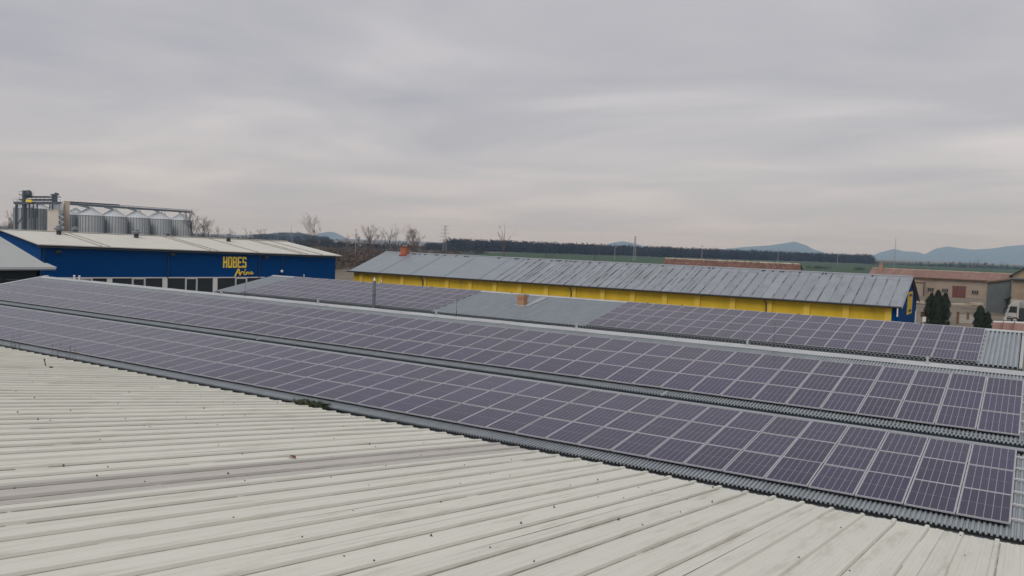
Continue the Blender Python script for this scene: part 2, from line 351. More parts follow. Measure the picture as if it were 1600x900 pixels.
b = MB(); b.prism([(-63, RY - 0.3, zr - 0.035), (-63, RY, zr + 0.075), (-63, RY + 0.3, zr + 0.02), (-63, RY + 0.3, zr + 0.012), (-63, RY, zr + 0.06)], (67, 0, 0)); b.build('ridge_cap', M['cream'], wh)
b = MB(); b.box((-62.6, RY - 20, 0), (3.6, EY - 0.35, 3.42)); b.build('wall', M['plaster'], wh)
b = MB(); b.prism([(-62.6, RY - 20, 3.42), (-62.6, EY - 0.35, 3.42), (-62.6, RY, zr - 0.22)], (66.2, 0, 0)); b.build('gable', M['plaster'], wh)
# box gutter between the two buildings
b = MB(); g0, g1, gz = EY - 0.30, 19.14, 3.28
b.box((-62.6, g0, gz), (7.0, g1, gz + 0.02)); b.box((-62.6, g1 - 0.02, gz + 0.02), (7, g1, gz + 0.11)); b.box((-62.6, g0, gz + 0.02), (7, g0 + 0.02, gz + 0.15))
b.build('box_gutter', M['gutter'], wh)
b = MB(); b.box((-62.6, 18.78, 3.375), (7.0, 18.81, 3.395)); b.build('gutter_lip', M['flash'], wh)
b = MB()
for i in range(60): b.box((-61.5 + i * 1.15, EY - 0.28, 3.33), (-61.46 + i * 1.15, 18.95, 3.36))
o = b.build('gutter_bracket', M['gutter'], wh); o['kind'] = 'stuff'
# rusty hook and dead leaf lying on the cream roof
def on_cream(x, y, lift=0.0):
    n = Vector((0, math.sin(R(7.9)), math.cos(R(7.9)))); return at_plane(x, y, (0, EY, EZ), n) + Vector((0, 0, lift))
p = on_cream(72, 574); b = MB()
b.tube([p + Vector((-0.12, 0, 0.30)), p + Vector((-0.10, 0, 0.22)), p + Vector((-0.02, 0, 0.05)), p + Vector((0.05, 0.02, 0.03)), p + Vector((0.30, 0.06, 0.03))], [0.03, 0.022, 0.02, 0.022, 0.035], 6)
tag(b.build('metal_hook', M['screw']), 'bent dark metal hook sticking up near the cream roof edge', 'hook')
p = on_cream(456, 716, 0.01); b = MB()
b.add([p + Vector(q) for q in ((-.11,-.03,.0),(-.04,-.05,.035),(.05,-.03,.03),(.12,0,.0),(.05,.05,.045),(-.05,.04,.04))], [(0,1,5),(1,2,4,5),(2,3,4)])
tag(b.build('dead_leaf', M['leaf']), 'curled red brown leaf lying on the grey translucent roof sheet', 'leaf')

# ------------------------------------------------------------------ corrugated halls with solar arrays
def corrugated(x0, x1, pitch, h, y0, z0, y1, z1, mt, name, parent, rib=0.44, lip=0.02, sd=0.1):
    """trapezoidal sheet running up from (y0,z0) to (y1,z1), crest height h above that plane"""
    b = MB(); pts = []
    n = int((x1 - x0) / pitch)
    for i in range(n):
        x = x0 + i * pitch
        pts += [(x, 0), (x + pitch * (0.5 - rib / 2 - sd), 0), (x + pitch * (0.5 - rib / 2), h), (x + pitch * (0.5 + rib / 2), h), (x + pitch * (0.5 + rib / 2 + sd), 0)]
    pts.append((x0 + n * pitch, 0)); nx = len(pts)
    for (y, z) in ((y0, z0), (y1, z1)):
        for (x, hh) in pts: b.v.append((x, y, z + hh))
    for (x, hh) in pts: b.v.append((x, y0, z0 + hh - lip))
    for i in range(nx - 1):
        b.f.append([i, i+1, nx+i+1, nx+i]); b.m.append(0); b.f.append([2*nx+i, 2*nx+i+1, i+1, i]); b.m.append(0)
    return b.build(name, mt, parent)

def panel_meshes(W_, H_):
    fr = MB(); t = 0.027; d = 0.035
    fr.box((0, 0, -d), (W_, t, 0)); fr.box((0, H_ - t, -d), (W_, H_, 0)); fr.box((0, t, -d), (t, H_ - t, 0)); fr.box((W_ - t, t, -d), (W_, H_ - t, 0))
    ce = MB(); ce.add([(t, t, -0.006), (W_ - t, t, -0.006), (W_ - t, H_ - t, -0.006), (t, H_ - t, -0.006)], [(0, 1, 2, 3)], 1)
    ce.add([(t, t, -0.03), (t, H_ - t, -0.03), (W_ - t, H_ - t, -0.03), (W_ - t, t, -0.03)], [(0, 1, 2, 3)], 1)
    g = 0.013; e_ = 0.012; cw = (W_ - 2 * t - 2 * e_ - 5 * g) / 6; ch = (H_ - 2 * t - 2 * e_ - 0.016) / 2
    for i in range(6):
        for j in range(2):
            x = t + e_ + i * (cw + g); y = t + e_ + j * (ch + 0.016)
            ce.add([(x, y, -0.004), (x + cw, y, -0.004), (x + cw, y + ch, -0.004), (x, y + ch, -0.004)], [(0, 1, 2, 3)], 0)
    return fr.mesh('solar_panel', M['alu']), ce.mesh('cell_sheet', [M['cell'], M['back']])

def array(name, origin, alpha, ncol, nrow, W_, H_, label, rails_to=0.0, rail_ext=0.55):
    """origin = lower right corner of the array; columns run to -X, rows up the slope"""
    root = empty(name, origin); tag(root, label, 'solar array', 'solar arrays on the corrugated roofs')
    root.rotation_euler = (alpha, 0, 0)
    fm, cm = panel_meshes(W_ - 0.018, H_ - 0.016)
    for r_ in range(nrow):
        for c in range(ncol):
            o = link('solar_panel', fm, root); o.location = (-(c + 1) * W_ + 0.009, r_ * H_ + 0.008, random.uniform(-0.002, 0.002))
            o.rotation_euler = (random.gauss(0, 0.0035), random.gauss(0, 0.0035), 0)
            s_ = link('cell_sheet', cm, o)
    for r_ in range(nrow):
        for q in (0.24, 0.76):
            b = MB(); b.box((-ncol * W_ - 0.1, (r_ + q) * H_ - 0.02, -0.078), (rail_ext, (r_ + q) * H_ + 0.02, -0.0385)); b.build('mounting_rail', M['rail'], root)
    return root

aA, aB, aC = R(7.02), R(10.11), R(11.0)
A0 = Vector((-0.099, 19.608, 3.651)); B0 = Vector((-0.065, 25.289, 4.488)); C0 = Vector((-2.046, 45.164, 4.218))
HA = 1.624; WA = 1.01; HC = 1.551
LEFT = -59.3; RIGHT_END = 6.0
def hall(label):
    h = empty('corrugated_hall', (0, 0, 0)); return tag(h, label, 'hall', 'corrugated halls with solar arrays')
h1 = hall('near corrugated hall in two roof steps carrying the two long solar arrays')
# lower roof (under array A), panel plane 0.13 above the crests
OFF = 0.105; CH = 0.042
def roofz(o, a, y): return o.z + (y - o.y) * math.tan(a) - OFF / math.cos(a) - CH
yA0, yA1 = 19.20, 24.50
corrugated(LEFT, RIGHT_END, 0.101, CH, yA0, roofz(A0, aA, yA0), yA1, roofz(A0, aA, yA1), M['galv'], 'lower_roof', h1)
yB0, yB1 = 24.98, 31.30
corrugated(LEFT - 0.2, RIGHT_END, 0.101, CH, yB0, roofz(B0, aB, yB0), yB1, roofz(B0, aB, yB1), M['galv'], 'upper_roof', h1)
# flashing band between the top of the lower array and the eave of the upper roof
zb = roofz(A0, aA, 24.42) + 0.155
b = MB(); b.box((LEFT, 24.46, zb - 0.03), (RIGHT_END, 24.70, zb)); b.box((LEFT, 24.70, zb - 0.13), (RIGHT_END, 24.712, zb)); b.build('flashing', M['flash'], h1)
b = MB(); b.box((LEFT, 24.712, zb - 0.14), (RIGHT_END, 25.12, zb - 0.11)); b.box((LEFT, 25.12, zb - 0.14), (RIGHT_END, 25.15, zb + 0.1)); b.build('valley_gutter', M['gutter'], h1)
# ridge cap in pieces, its lower edge riding on the crests
zr1 = roofz(B0, aB, 31.30) + CH
n = 33; L = (RIGHT_END - LEFT + 0.2) / n
for i in range(n):
    b = MB(); x0 = LEFT - 0.2 + i * L; x1 = x0 + L + 0.06; lift = 0.004 * (i % 2); y_ = 30.92; t_ = math.tan(aB)
    za = roofz(B0, aB, y_) + CH + 0.012 + lift
    b.prism([(x0, y_, za), (x0, 31.30, zr1 + 0.045 + lift), (x0, 31.85, zr1 - 0.06 + lift), (x0, 31.85, zr1 - 0.064 + lift), (x0, 31.30, zr1 + 0.035 + lift), (x0, y_, za - 0.008)], (x1 - x0, 0, 0))
    b.build('ridge_cap', M['ridge'], h1)
b = MB(); b.add([(LEFT - .2, 31.30, zr1), (RIGHT_END, 31.30, zr1), (RIGHT_END, 37.6, zr1 - 1.12), (LEFT - .2, 37.6, zr1 - 1.12)], [(0, 1, 2, 3)]); b.build('back_roof', M['galv'], h1)
b = MB()
for xx in (LEFT + 0.25, RIGHT_END - 0.55):
    b.prism([(xx, 19.5, 0), (xx, 19.5, roofz(A0, aA, 19.5) - 0.03), (xx, 24.9, roofz(A0, aA, 24.9) - 0.05), (xx, 31.3, zr1 - 0.12), (xx, 37.2, zr1 - 1.2), (xx, 37.2, 0)], (0.3, 0, 0))
b.box((LEFT + 0.55, 19.5, 0), (RIGHT_END - 0.55, 19.8, roofz(A0, aA, 19.5) - 0.04)); b.box((LEFT + 0.55, 36.9, 0), (RIGHT_END - 0.55, 37.2, zr1 - 1.2))
b.build('wall', M['plaster'], h1)
# verge trim at the left gable of the upper roof
b = MB(); v0 = roofz(B0, aB, yB0) + CH; v1 = roofz(B0, aB, yB1) + CH
b.hexa([(LEFT - .5, yB0, v0 - .02), (LEFT - .1, yB0, v0 - .02), (LEFT - .1, yB1 + .3, v1 - .0), (LEFT - .5, yB1 + .3, v1 - .0), (LEFT - .5, yB0, v0 + .05), (LEFT - .1, yB0, v0 + .05), (LEFT - .1, yB1 + .3, v1 + .09), (LEFT - .5, yB1 + .3, v1 + .09)])
b.build('verge_trim', M['ridge'], h1)
arrA = array('solar_array', A0, aA, 58, 3, WA, HA, 'lower of the two long solar arrays, beside the cream roof')
arrB = array('solar_array', B0, aB, 58, 3, WA, HA, 'upper of the two long solar arrays, below the pale ridge cap')

h2 = hall('far corrugated hall with brick chimney and a bare roof stretch between two solar arrays')
OFFC, CHC = 0.075, 0.078
def rz2(y): return C0.z + (y - C0.y) * math.tan(aC) - OFFC - CHC
yC0, yC1 = 45.11, 51.40; C_L, C_R = -58.6, -0.25
corrugated(C_L, C_R, 0.2, CHC, yC0, rz2(yC0), yC1, rz2(yC1), M['galv_c'], 'front_roof', h2, rib=0.56, sd=0.07)
zr2 = rz2(yC1) + CHC
n = 29; L = (C_R - C_L) / n
for i in range(n):
    b = MB(); x0 = C_L + i * L; lift = 0.004 * (i % 2)
    za = rz2(51.12) + CHC + 0.012 + lift
    b.prism([(x0, 51.12, za), (x0, 51.40, zr2 + 0.04 + lift), (x0, 51.9, zr2 - 0.06 + lift), (x0, 51.9, zr2 - 0.066 + lift), (x0, 51.40, zr2 + 0.03 + lift), (x0, 51.12, za - 0.008)], (L + 0.05, 0, 0))
    b.build('ridge_cap', M['ridge'], h2)
b = MB(); b.add([(C_L, 51.4, zr2), (C_R, 51.4, zr2), (C_R, 58.0, zr2 - 1.25), (C_L, 58.0, zr2 - 1.25)], [(0, 1, 2, 3)]); b.build('back_roof', M['galv_c'], h2)
b = MB(); zz = rz2(45.4) - 0.03
for xx in (C_L + 0.15, C_R - 0.45):
    b.prism([(xx, 45.4, 0), (xx, 45.4, zz), (xx, 51.4, zr2 - 0.12), (xx, 57.7, zr2 - 1.32), (xx, 57.7, 0)], (0.3, 0, 0))
b.box((C_L + .45, 45.4, 0), (C_R - .45, 45.7, zz)); b.box((C_L + .45, 57.4, 0), (C_R - .45, 57.7, zr2 - 1.34)); b.build('wall', mat('dark_stained_wall', (0.05, 0.05, 0.05), 0.9, var=0.2, scale=1), h2)  # dark wall colour also carries the shade under the eave
b = MB(); b.tube([(C_L, 45.02, rz2(yC0) - 0.07), (C_R, 45.02, rz2(yC0) - 0.07)], 0.06, 8); b.build('gutter', M['darkm'], h2)
b = MB(); b.box((C_R - 0.03, yC0, 0), (C_R + 0.02, yC0 + .01, 0.0)); 
b = MB(); b.hexa([(C_R - .1, yC0, rz2(yC0) + .0), (C_R + .03, yC0, rz2(yC0)), (C_R + .03, yC1, rz2(yC1)), (C_R - .1, yC1, rz2(yC1)), (C_R - .1, yC0, rz2(yC0) + .06), (C_R + .03, yC0, rz2(yC0) + .06), (C_R + .03, yC1, rz2(yC1) + .06), (C_R - .1, yC1, rz2(yC1) + .06)]); b.build('verge_trim', M['ridge'], h2)
arrC1 = array('solar_array', C0, aC, 21, 4, WA, HC, 'four row solar array on the far hall, right of the brick chimney', rail_ext=0.12)
arrC2 = array('solar_array', C0 + Vector((-33 * WA, 0, 0)), aC, 20, 4, WA, HC, 'four row solar array on the far hall, behind the flue pipe', rail_ext=0.12)
nC = Vector((0, -math.sin(aC), math.cos(aC)))
def on_c(x, y): return at_plane(x, y, C0 + Vector((0, 0, -OFFC)), nC)
# brick chimney with corbelled top on the bare stretch
p = on_c(816, 476.5); ch_ = empty('chimney', p); ch_.parent = h2
rowh = 0.078
def brick_ring(w_, d_, z, off, mb, nb=3):
    pass
bm_ = {}
def brick_mesh(l, wd, h):
    key = (round(l, 3), round(wd, 3), round(h, 3))
    if key not in bm_:
        q = MB(); q.box((-l/2, -wd/2, 0), (l/2, wd/2, h)); bm_[key] = q.mesh('brick', M['brick2'])
    return bm_[key]
core = MB(); core.box((-0.245, -0.245, -0.3), (0.245, 0.245, 0.60)); core.build('chimney_core', M['mortar'], ch_)
for r_ in range(-3, 9):
    o_ = 0.0 if r_ < 6 else 0.045
    wd = 0.26 + o_
    for side in range(4):
        n_ = 2
        l = (2 * wd - 0.11) / n_ - 0.012
        for i in range(n_):
            q = -wd + 0.11 * (r_ % 2) + (i + 0.5) * (2 * wd - 0.11) / n_
            o = link('brick', brick_mesh(l, 0.10, rowh - 0.012), ch_)
            pos = Matrix.Rotation(side * math.pi / 2, 3, 'Z') @ Vector((q, -wd + 0.05 + random.uniform(-0.004, 0.004), r_ * rowh))
            o.location = pos; o.rotation_euler = (0, 0, side * math.pi / 2)
b = MB(); b.box((-0.32, -0.32, 9 * rowh - 0.012), (0.32, 0.32, 9 * rowh + 0.04)); b.box((-0.2, -0.2, 9 * rowh + 0.04), (0.2, 0.2, 9 * rowh + 0.09)); b.build('chimney_cap', M['mortar'], ch_)
b = MB(); t_ = math.tan(aC)
b.hexa([(-0.45, -0.42, -0.42 * t_ - 0.05), (0.45, -0.42, -0.42 * t_ - 0.05), (0.45, -0.30, -0.30 * t_ - .05), (-0.45, -0.30, -0.30 * t_ - .05), (-0.45, -0.42, -0.42 * t_ + 0.07), (0.45, -0.42, -0.42 * t_ + 0.07), (0.45, -0.30, -0.30 * t_ + .08), (-0.45, -0.30, -0.30 * t_ + .08)])
b.hexa([(0.30, -0.30, -0.3 * t_ - .03), (0.72, -0.30, -.3 * t_ - .03), (0.72, 2.2, 2.2 * t_ - .03), (0.30, 2.2, 2.2 * t_ - .03), (0.30, -0.30, -.3 * t_ + .055), (0.72, -0.30, -.3 * t_ + .055), (0.72, 2.2, 2.2 * t_ + .055), (0.30, 2.2, 2.2 * t_ + .055)])
b.build('chimney_flashing', M['flash'], ch_)
# steel flue pipe rising behind the ridge
p = at_y(584, 478, 44.6); p.z = 3.9; fl = empty('flue_pipe', p); fl.parent = h1
ztop = at_y(584, 439, 44.6).z - p.z
b = MB(); b.lathe([(0.115, -0.9), (0.115, ztop), (0.09, ztop + 0.01)], 16); b.build('flue_tube', M['steel'], fl, smooth=False)
b = MB(); b.lathe([(0.117, ztop * 0.5), (0.128, ztop * 0.5 + 0.01), (0.128, ztop * 0.5 + 0.03), (0.117, ztop * 0.5 + 0.04)], 16); b.build('flue_collar', M['darkm'], fl)
b = MB(); b.lathe([(0.07, ztop), (0.085, ztop + 0.02), (0.085, ztop + 0.10), (0.03, ztop + 0.19), (0.025, ztop + 0.26), (0.0, ztop + 0.27)], 12); b.build('flue_tip', M['white'], fl)

# lightning rods, ridge brackets and small ridge posts
nB = Vector((0, -math.sin(aB), math.cos(aB)))
def ridge_point(x): 
    # point on the near hall's ridge cap in that picture column
    a, c = -60.0, 6.0
    for _ in range(40):
        mid = (a + c) / 2; d = Vector((mid, 31.3, zr1 + 0.05)) - CAM; px = 800 + F_PX * d.dot(RIGHT) / d.dot(FWD)
        if px < x: a = mid
        else: c = mid
    return Vector((mid, 31.3, zr1 + 0.045))
def ridge2_point(x):
    a, c = -59.0, 0.0
    for _ in range(40):
        mid = (a + c) / 2; d = Vector((mid, 51.4, zr2 + 0.05)) - CAM; px = 800 + F_PX * d.dot(RIGHT) / d.dot(FWD)
        if px < x: a = mid
        else: c = mid
    return Vector((mid, 51.4, zr2 + 0.04))
for x in (346, 497, 682, 901, 1168, 1449):
    p = ridge_point(x); b = MB(); b.box((p.x - 0.035, p.y - 0.05, p.z - 0.03), (p.x + 0.035, p.y + 0.05, p.z + 0.17)); b.box((p.x - 0.08, p.y - 0.12, p.z - 0.025), (p.x + 0.08, p.y + 0.12, p.z + 0.004)); b.box((p.x - 0.06, p.y - 0.03, p.z + 0.17), (p.x + 0.06, p.y + 0.03, p.z + 0.19)); b.build('ridge_bracket', M['ridge'], h1)
for x, lab in ((383, 'thin lightning rod on the ridge, leftmost of three'), (713, 'thin lightning rod on the ridge near the brick chimney'), (1209, 'thin lightning rod on the ridge in front of the right solar array')):
    p = ridge_point(x); b = MB(); b.tube([p, p + Vector((0, 0, 0.25)), p + Vector((0, 0, 0.26)), p + Vector((0, 0, 0.95))], [0.016, 0.016, 0.008, 0.006], 6); b.lathe([(0.0, -0.02), (0.05, -0.01), (0.05, 0.02), (0.02, 0.05)], 8, p)
    tag(b.build('lightning_rod', M['darkm']), lab, 'lightning rod', 'lightning rods on the ridge')
for x in (475, 567, 596, 675, 800, 1012, 1066, 1248, 1439):
    p = ridge2_point(x); b = MB(); b.lathe([(0.0, -0.05), (0.07, -0.04), (0.07, 0.02), (0.03, 0.04)], 8, p, 0)
    if x in (475, 596): b.tube([p + Vector((0, 0, 0.03)), p + Vector((0, 0, 0.26))], 0.03, 8, 1)
    b.build('ridge_vent', [M['darkm'], M['white']], h2)
for x in (116, 124): 
    p = ridge_point(x); b = MB(); b.tube([p, p + Vector((0, 0, 0.22))], 0.05, 8); b.lathe([(0.05, .2), (0.09, .22), (0.09, .25), (0, .27)], 8, p); b.build('ridge_vent', M['white'], h1)
for x in (1037, 405):
    p = at_y(x, 616 if x > 800 else 530, 24.75); b = MB(); b.bar(p + Vector((-0.05, -0.1, -0.03)), p + Vector((0.05, 0.05, 0.07)), 0.05, 0.03); b.bar(p + Vector((0.05, 0.05, 0.07)), p + Vector((0.06, 0.22, 0.06)), 0.05, 0.03); b.build('flashing_clip', M['ridge'], h1)

# weeds and dry stalks in the box gutter
def weeds(px0, px1, n_, hgt, label, mt, name, droop=0.35, wd=0.012, seed=1):
    rr = random.Random(seed); b = MB()
    pa, pc = at_y(px0, 630 if name == 'gutter_weed' else 545, 18.85), at_y(px1, 645 if name == 'gutter_weed' else 555, 18.85)
    for i in range(n_):
        t = rr.random(); base = Vector((pa.x + (pc.x - pa.x) * t, 18.72 + rr.uniform(-0.15, 0.2), 3.31))
        h = hgt * rr.uniform(0.5, 1.0); dx, dy = rr.gauss(0, droop) * h, rr.gauss(0, droop * .6) * h
        pts = [base, base + Vector((dx * .15, dy * .15, h * .4)), base + Vector((dx * .5, dy * .5, h * .78)), base + Vector((dx, dy, h))]
        if name == 'gutter_weed':
            for q in range(3):
                a_, c_ = pts[q], pts[q+1]; s_ = Vector((wd * (1.2 - q * .35), wd * .5, 0)); s2 = Vector((wd * (1.2 - (q+1) * .38), wd * .4, 0))
                b.add([a_ - s_, a_ + s_, c_ + s2, c_ - s2], [(0, 1, 2, 3)])
                if q: b.add([a_, a_ + Vector((rr.uniform(-.07, .07), rr.uniform(-.05, .05), .05)), a_ + Vector((rr.uniform(-.1, .1), rr.uniform(-.05, .05), .09))], [(0, 1, 2)])
        else:
            b.tube(pts, [wd, wd * .8, wd * .6, wd * .3], 4)
            for q in range(4):
                t2 = rr.uniform(0.4, 0.95); bp = base.lerp(pts[3], t2); b.tube([bp, bp + Vector((rr.gauss(0, .1), rr.gauss(0, .06), rr.uniform(.08, .25)))], [wd * .5, wd * .25], 4)
    return tag(b.build(name, mt), label, 'weeds')
weeds(470, 512, 330, 0.42, 'tuft of dark green weeds growing in the gutter', M['weed'], 'gutter_weed', wd=0.016, seed=3)
weeds(6, 32, 9, 1.0, 'dry bare weed stalks in the gutter at the left picture edge', M['stalk'], 'dry_weed', 0.12, 0.007, 4)
weeds(84, 124, 11, 0.95, 'dry bare weed stalks in the gutter behind the bent hook', M['stalk'], 'dry_weed', 0.12, 0.007, 5)

# ------------------------------------------------------------------ local frame helper for turned buildings
class Frame:
    def __init__(s, o, ang):
        s.o = Vector(o); s.e1 = Vector((math.cos(ang), math.sin(ang), 0)); s.e2 = Vector((-math.sin(ang), math.cos(ang), 0)); s.ang = ang
    def px1(s, x, y, v=0.0):
        """local (u, z) of the picture point on the vertical plane v = const"""
        p = at_plane(x, y, s.o + s.e2 * v, s.e2) - s.o; return p.dot(s.e1), p.z
def col_u(fr, x, v, z):
    a, c = -200.0, 400.0
    for _ in range(50):
        mid = (a + c) / 2; d = fr.o + fr.e1 * mid + fr.e2 * v + Vector((0, 0, z)) - CAM
        if d.dot(FWD) <= 0.1: a = mid; continue
        if 800 + F_PX * d.dot(RIGHT) / d.dot(FWD) < x: a = mid
        else: c = mid
    return mid

# ------------------------------------------------------------------ yellow hall with the blue gable
YA = R(0.6); YF = Frame((-88.3, 92.1, 0), YA); YL = 76.95; YE = 4.0; YR = 7.05; YHW = 8.5
yh = empty('yellow_hall', YF.o, YA); tag(yh, 'long yellow hall with a weathered sheet roof and a blue gable', 'hall')
ysl = (YR - YE) / YHW
b = MB(); b.box((0.75, 0.55, 0), (YL - 1.15, 0.85, YE + 0.12)); b.box((0.75, 2 * YHW - .85, 0), (YL - 1.15, 2 * YHW - .55, YE + .12)); b.build('wall', M['yellow'], yh)
b = MB(); b.prism([(0.6, 0.55, 0), (0.6, 0.55, YE + .15), (0.6, YHW, YR - .06), (0.6, 2 * YHW - .55, YE + .15), (0.6, 2 * YHW - .55, 0)], (0.15, 0, 0)); b.build('gable_wall', M['yellow'], yh)
b = MB(); b.prism([(YL - 0.42, 0.50, 0), (YL - 0.42, 0.50, YE + .13), (YL - 0.42, YHW, YR - .06), (YL - 0.42, 2 * YHW - .5, YE + .13), (YL - 0.42, 2 * YHW - .5, 0)], (0.15, 0, 0))
b.box((YL - 1.15, 0.50, 0), (YL - .42, 0.85, YE + .1)); b.build('blue_gable_wall', M['blue'], yh)
for x in (565, 595, 629, 664, 699, 735, 773.6, 812.7, 854, 897, 942, 989, 1039, 1090, 1145, 1202, 1261, 1322, 1388):
    u = col_u(YF, x, 0.5, 3.4); b = MB(); b.box((u - 0.33, 0.34, 0), (u + 0.33, 0.56, YE - 0.22)); b.box((u - 0.36, 0.36, YE - 0.22), (u + 0.36, 0.55, YE - 0.10)); b.build('pilaster', M['yellow_l'], yh)
    b = MB(); b.box((u - 0.28, 0.05, YE - .10), (u + 0.28, 0.50, YE + 0.02)); b.build('rafter_end', M['post'], yh)
# roof sheets with standing seams
ns = 64; sw = YL / ns
def yroof(v): return YE + v * ysl
for side in (0, 1):
    for i in range(ns if side == 0 else 1):
        u0 = i * sw; u1 = u0 + sw - 0.02; new = i < 22
        if new and side == 0:
            if i % 5: continue
            u1 = min(u0 + 5 * sw, 22 * sw) - 0.02
        if side: u0, u1 = 0, YL
        for (va, vb, lift) in (((-0.05, YHW * 0.86, 0.0), (YHW * 0.86 - 0.12, YHW, 0.02)) if side == 0 else ((-0.05, YHW, 0),)):
            b = MB(); f_ = (lambda v: v) if side == 0 else (lambda v: 2 * YHW - v)
            rl = random.uniform(0, 0.008) + lift
            q = [(u0, f_(va), yroof(va) + rl), (u1, f_(va), yroof(va) + rl), (u1, f_(vb), yroof(vb) + rl), (u0, f_(vb), yroof(vb) + rl)]
            top = [(a_, c_, d_ + 0.025) for a_, c_, d_ in q]
            b.hexa(q + top); o = b.build('roof_sheet', M['tin_new'] if new else M['tin'], yh)
        if side == 0 and 24 < i < 46:
            for q_ in range(random.choice((1, 2, 2))):
                um = u0 + sw * random.uniform(.2, .8); va, vb = sorted((random.uniform(0, 4), random.uniform(3, YHW - .3))); w0 = random.uniform(.012, .03); b = MB()
                b.hexa([(um - w0, va, yroof(va) + .03), (um + w0, va, yroof(va) + .03), (um + w0, vb, yroof(vb) + .03), (um - w0, vb, yroof(vb) + .03), (um - w0, va, yroof(va) + .052), (um + w0, va, yroof(va) + .052), (um + w0, vb, yroof(vb) + .052), (um - w0, vb, yroof(vb) + .052)]); b.build('roof_bead', M['tin_seam'], yh)
        if side == 0 and i:
            b = MB(); strong = 0.045 if 26 < i < 42 else 0.028
            if i < 22: strong = 0.012
            w0 = strong * random.uniform(0.6, 1.5)
            va, vb = -0.04, YHW - 0.02
            b.hexa([(u0 - w0 - .01, va, yroof(va) + .03), (u0 + w0, va, yroof(va) + .03), (u0 + w0, vb, yroof(vb) + .03), (u0 - w0 - .01, vb, yroof(vb) + .03),
                    (u0 - w0 - .01, va, yroof(va) + .085), (u0 + w0, va, yroof(va) + .085), (u0 + w0, vb, yroof(vb) + .085), (u0 - w0 - .01, vb, yroof(vb) + .085)])
            b.build('roof_seam', M['tin_new'] if i < 22 else M['tin_seam'], yh)
b = MB(); b.prism([(0, YHW - .3, YR - .02), (0, YHW, YR + .10), (0, YHW + .3, YR - .02), (0, YHW, YR + .05)], (YL, 0, 0)); b.build('ridge_cap', M['tin'], yh)
for i in range(44):   # lifted, dark ends of the sheets along the ridge
    u = 3 + 71 * random.random() ** 1.3; b = MB(); b.hexa([(u, YHW - .75, yroof(YHW - .75) + .05), (u + .16, YHW - .75, yroof(YHW - .75) + .05), (u + .2, YHW - .32, yroof(YHW - .32) + .05), (u + .04, YHW - .32, yroof(YHW - .32) + .05), (u, YHW - .75, yroof(YHW - .75) + .10), (u + .16, YHW - .75, yroof(YHW - .75) + .10), (u + .2, YHW - .32, yroof(YHW - .32) + .10), (u + .04, YHW - .32, yroof(YHW - .32) + .10)]); b.build('ridge_clip', M['darkm'], yh)
b = MB(); b.tube([(-0.1, -0.14, YE - 0.03), (YL, -0.14, YE - 0.03)], 0.10, 8); b.build('gutter', M['darkm'], yh)
b = MB(); b.box((0.0, -0.02, YE - .14), (YL, 0.04, YE - .02)); b.build('fascia', M['darkm'], yh)
for x in (661, 893, 1198):
    u = col_u(YF, x, 0.2, 3.5); b = MB(); b.tube([(u - .15, -0.14, YE - .1), (u - .15, -0.12, YE - .25), (u - .05, 0.22, YE - .6), (u - .05, 0.24, 0.2)], 0.075, 8); b.build('downpipe', M['darkm'], yh)
u = YL - 0.35; b = MB(); b.tube([(u, -0.12, YE - .1), (u, -0.10, YE - 1.0)], 0.07, 8); b.build('downpipe', M['white'], yh)
# verge boards of the blue gable, slightly proud
for s_ in (0, 1):
    b = MB(); v0, v1 = (0.0, YHW) if s_ == 0 else (2 * YHW, YHW)
    b.hexa([(YL, v0, YE - .14), (YL + .08, v0, YE - .14), (YL + .08, v1, YR - .14), (YL, v1, YR - .14), (YL, v0, YE + .02), (YL + .08, v0, YE + .02), (YL + .08, v1, YR + .03), (YL, v1, YR + .03)]); b.build('verge_board', M['tin'] if s_ == 0 else M['darkm'], yh)
# yellow louvred panel on the gable
gp_o = YF.o + YF.e1 * (YL - 0.25); gp = [at_plane(x, y, gp_o, YF.e1) - gp_o for x, y in ((1416.5, 488), (1426, 459))]
gv0, gv1 = gp[0].dot(YF.e2), gp[1].dot(YF.e2); gv = (gv0 + gv1) / 2; za, zb_ = gp[0].z - .3, gp[1].z + .3
print('gable panel', gv0, gv1, za, zb_)
g = empty('gable_panel', (YL - 0.265, gv, 0)); g.parent = yh
b = MB(); b.box((0, -2.2, za), (0.06, 2.2, zb_)); b.build('panel_board', M['yellow_l'], g)
b = MB(); b.box((0.06, -1.9, za + .2), (0.075, 1.9, zb_ - .2)); b.build('panel_field', M['yellow'], g)
for zc in (za + .38, zb_ - .38):
    b = MB(); b.box((0.07, -1.4, zc - .14), (0.09, 1.4, zc + .14)); b.build('vent_slot', M['darkm'], g)
# brick chimney on the ridge
uc = col_u(YF, 632, YHW - 1.0, 7.2); ch2 = empty('chimney', (uc, YHW - 0.9, 0)); ch2.parent = yh
b = MB(); b.box((-.50, -.50, YR - 0.55), (.50, .50, YR + 0.82)); b.build('chimney_shaft', mat('red_brickwork', (0.40, 0.13, 0.065), 0.85, var=0.22, scale=5, dark=(0.30, 0.10, 0.05), darkpos=(0.5, 0.7)), ch2)
b = MB(); b.box((-.58, -.58, YR + .82), (.58, .58, YR + 1.0)); b.build('chimney_corbel', mat('dark_brick', (0.20, 0.07, 0.04), 0.9, var=0.2, scale=5), ch2)
b = MB(); b.box((-.62, -.66, YR - .58), (.62, -.5, YR - .30)); b.build('chimney_apron', mat('oxide_apron', (0.28, 0.05, 0.025), 0.7), ch2)
for q in (-.25, .25): b = MB(); b.lathe([(0.12, YR + 1.0), (0.11, YR + 1.25), (0.0, YR + 1.25)], 10, (q, 0, 0)); b.build('chimney_pot', M['mortar'], ch2)

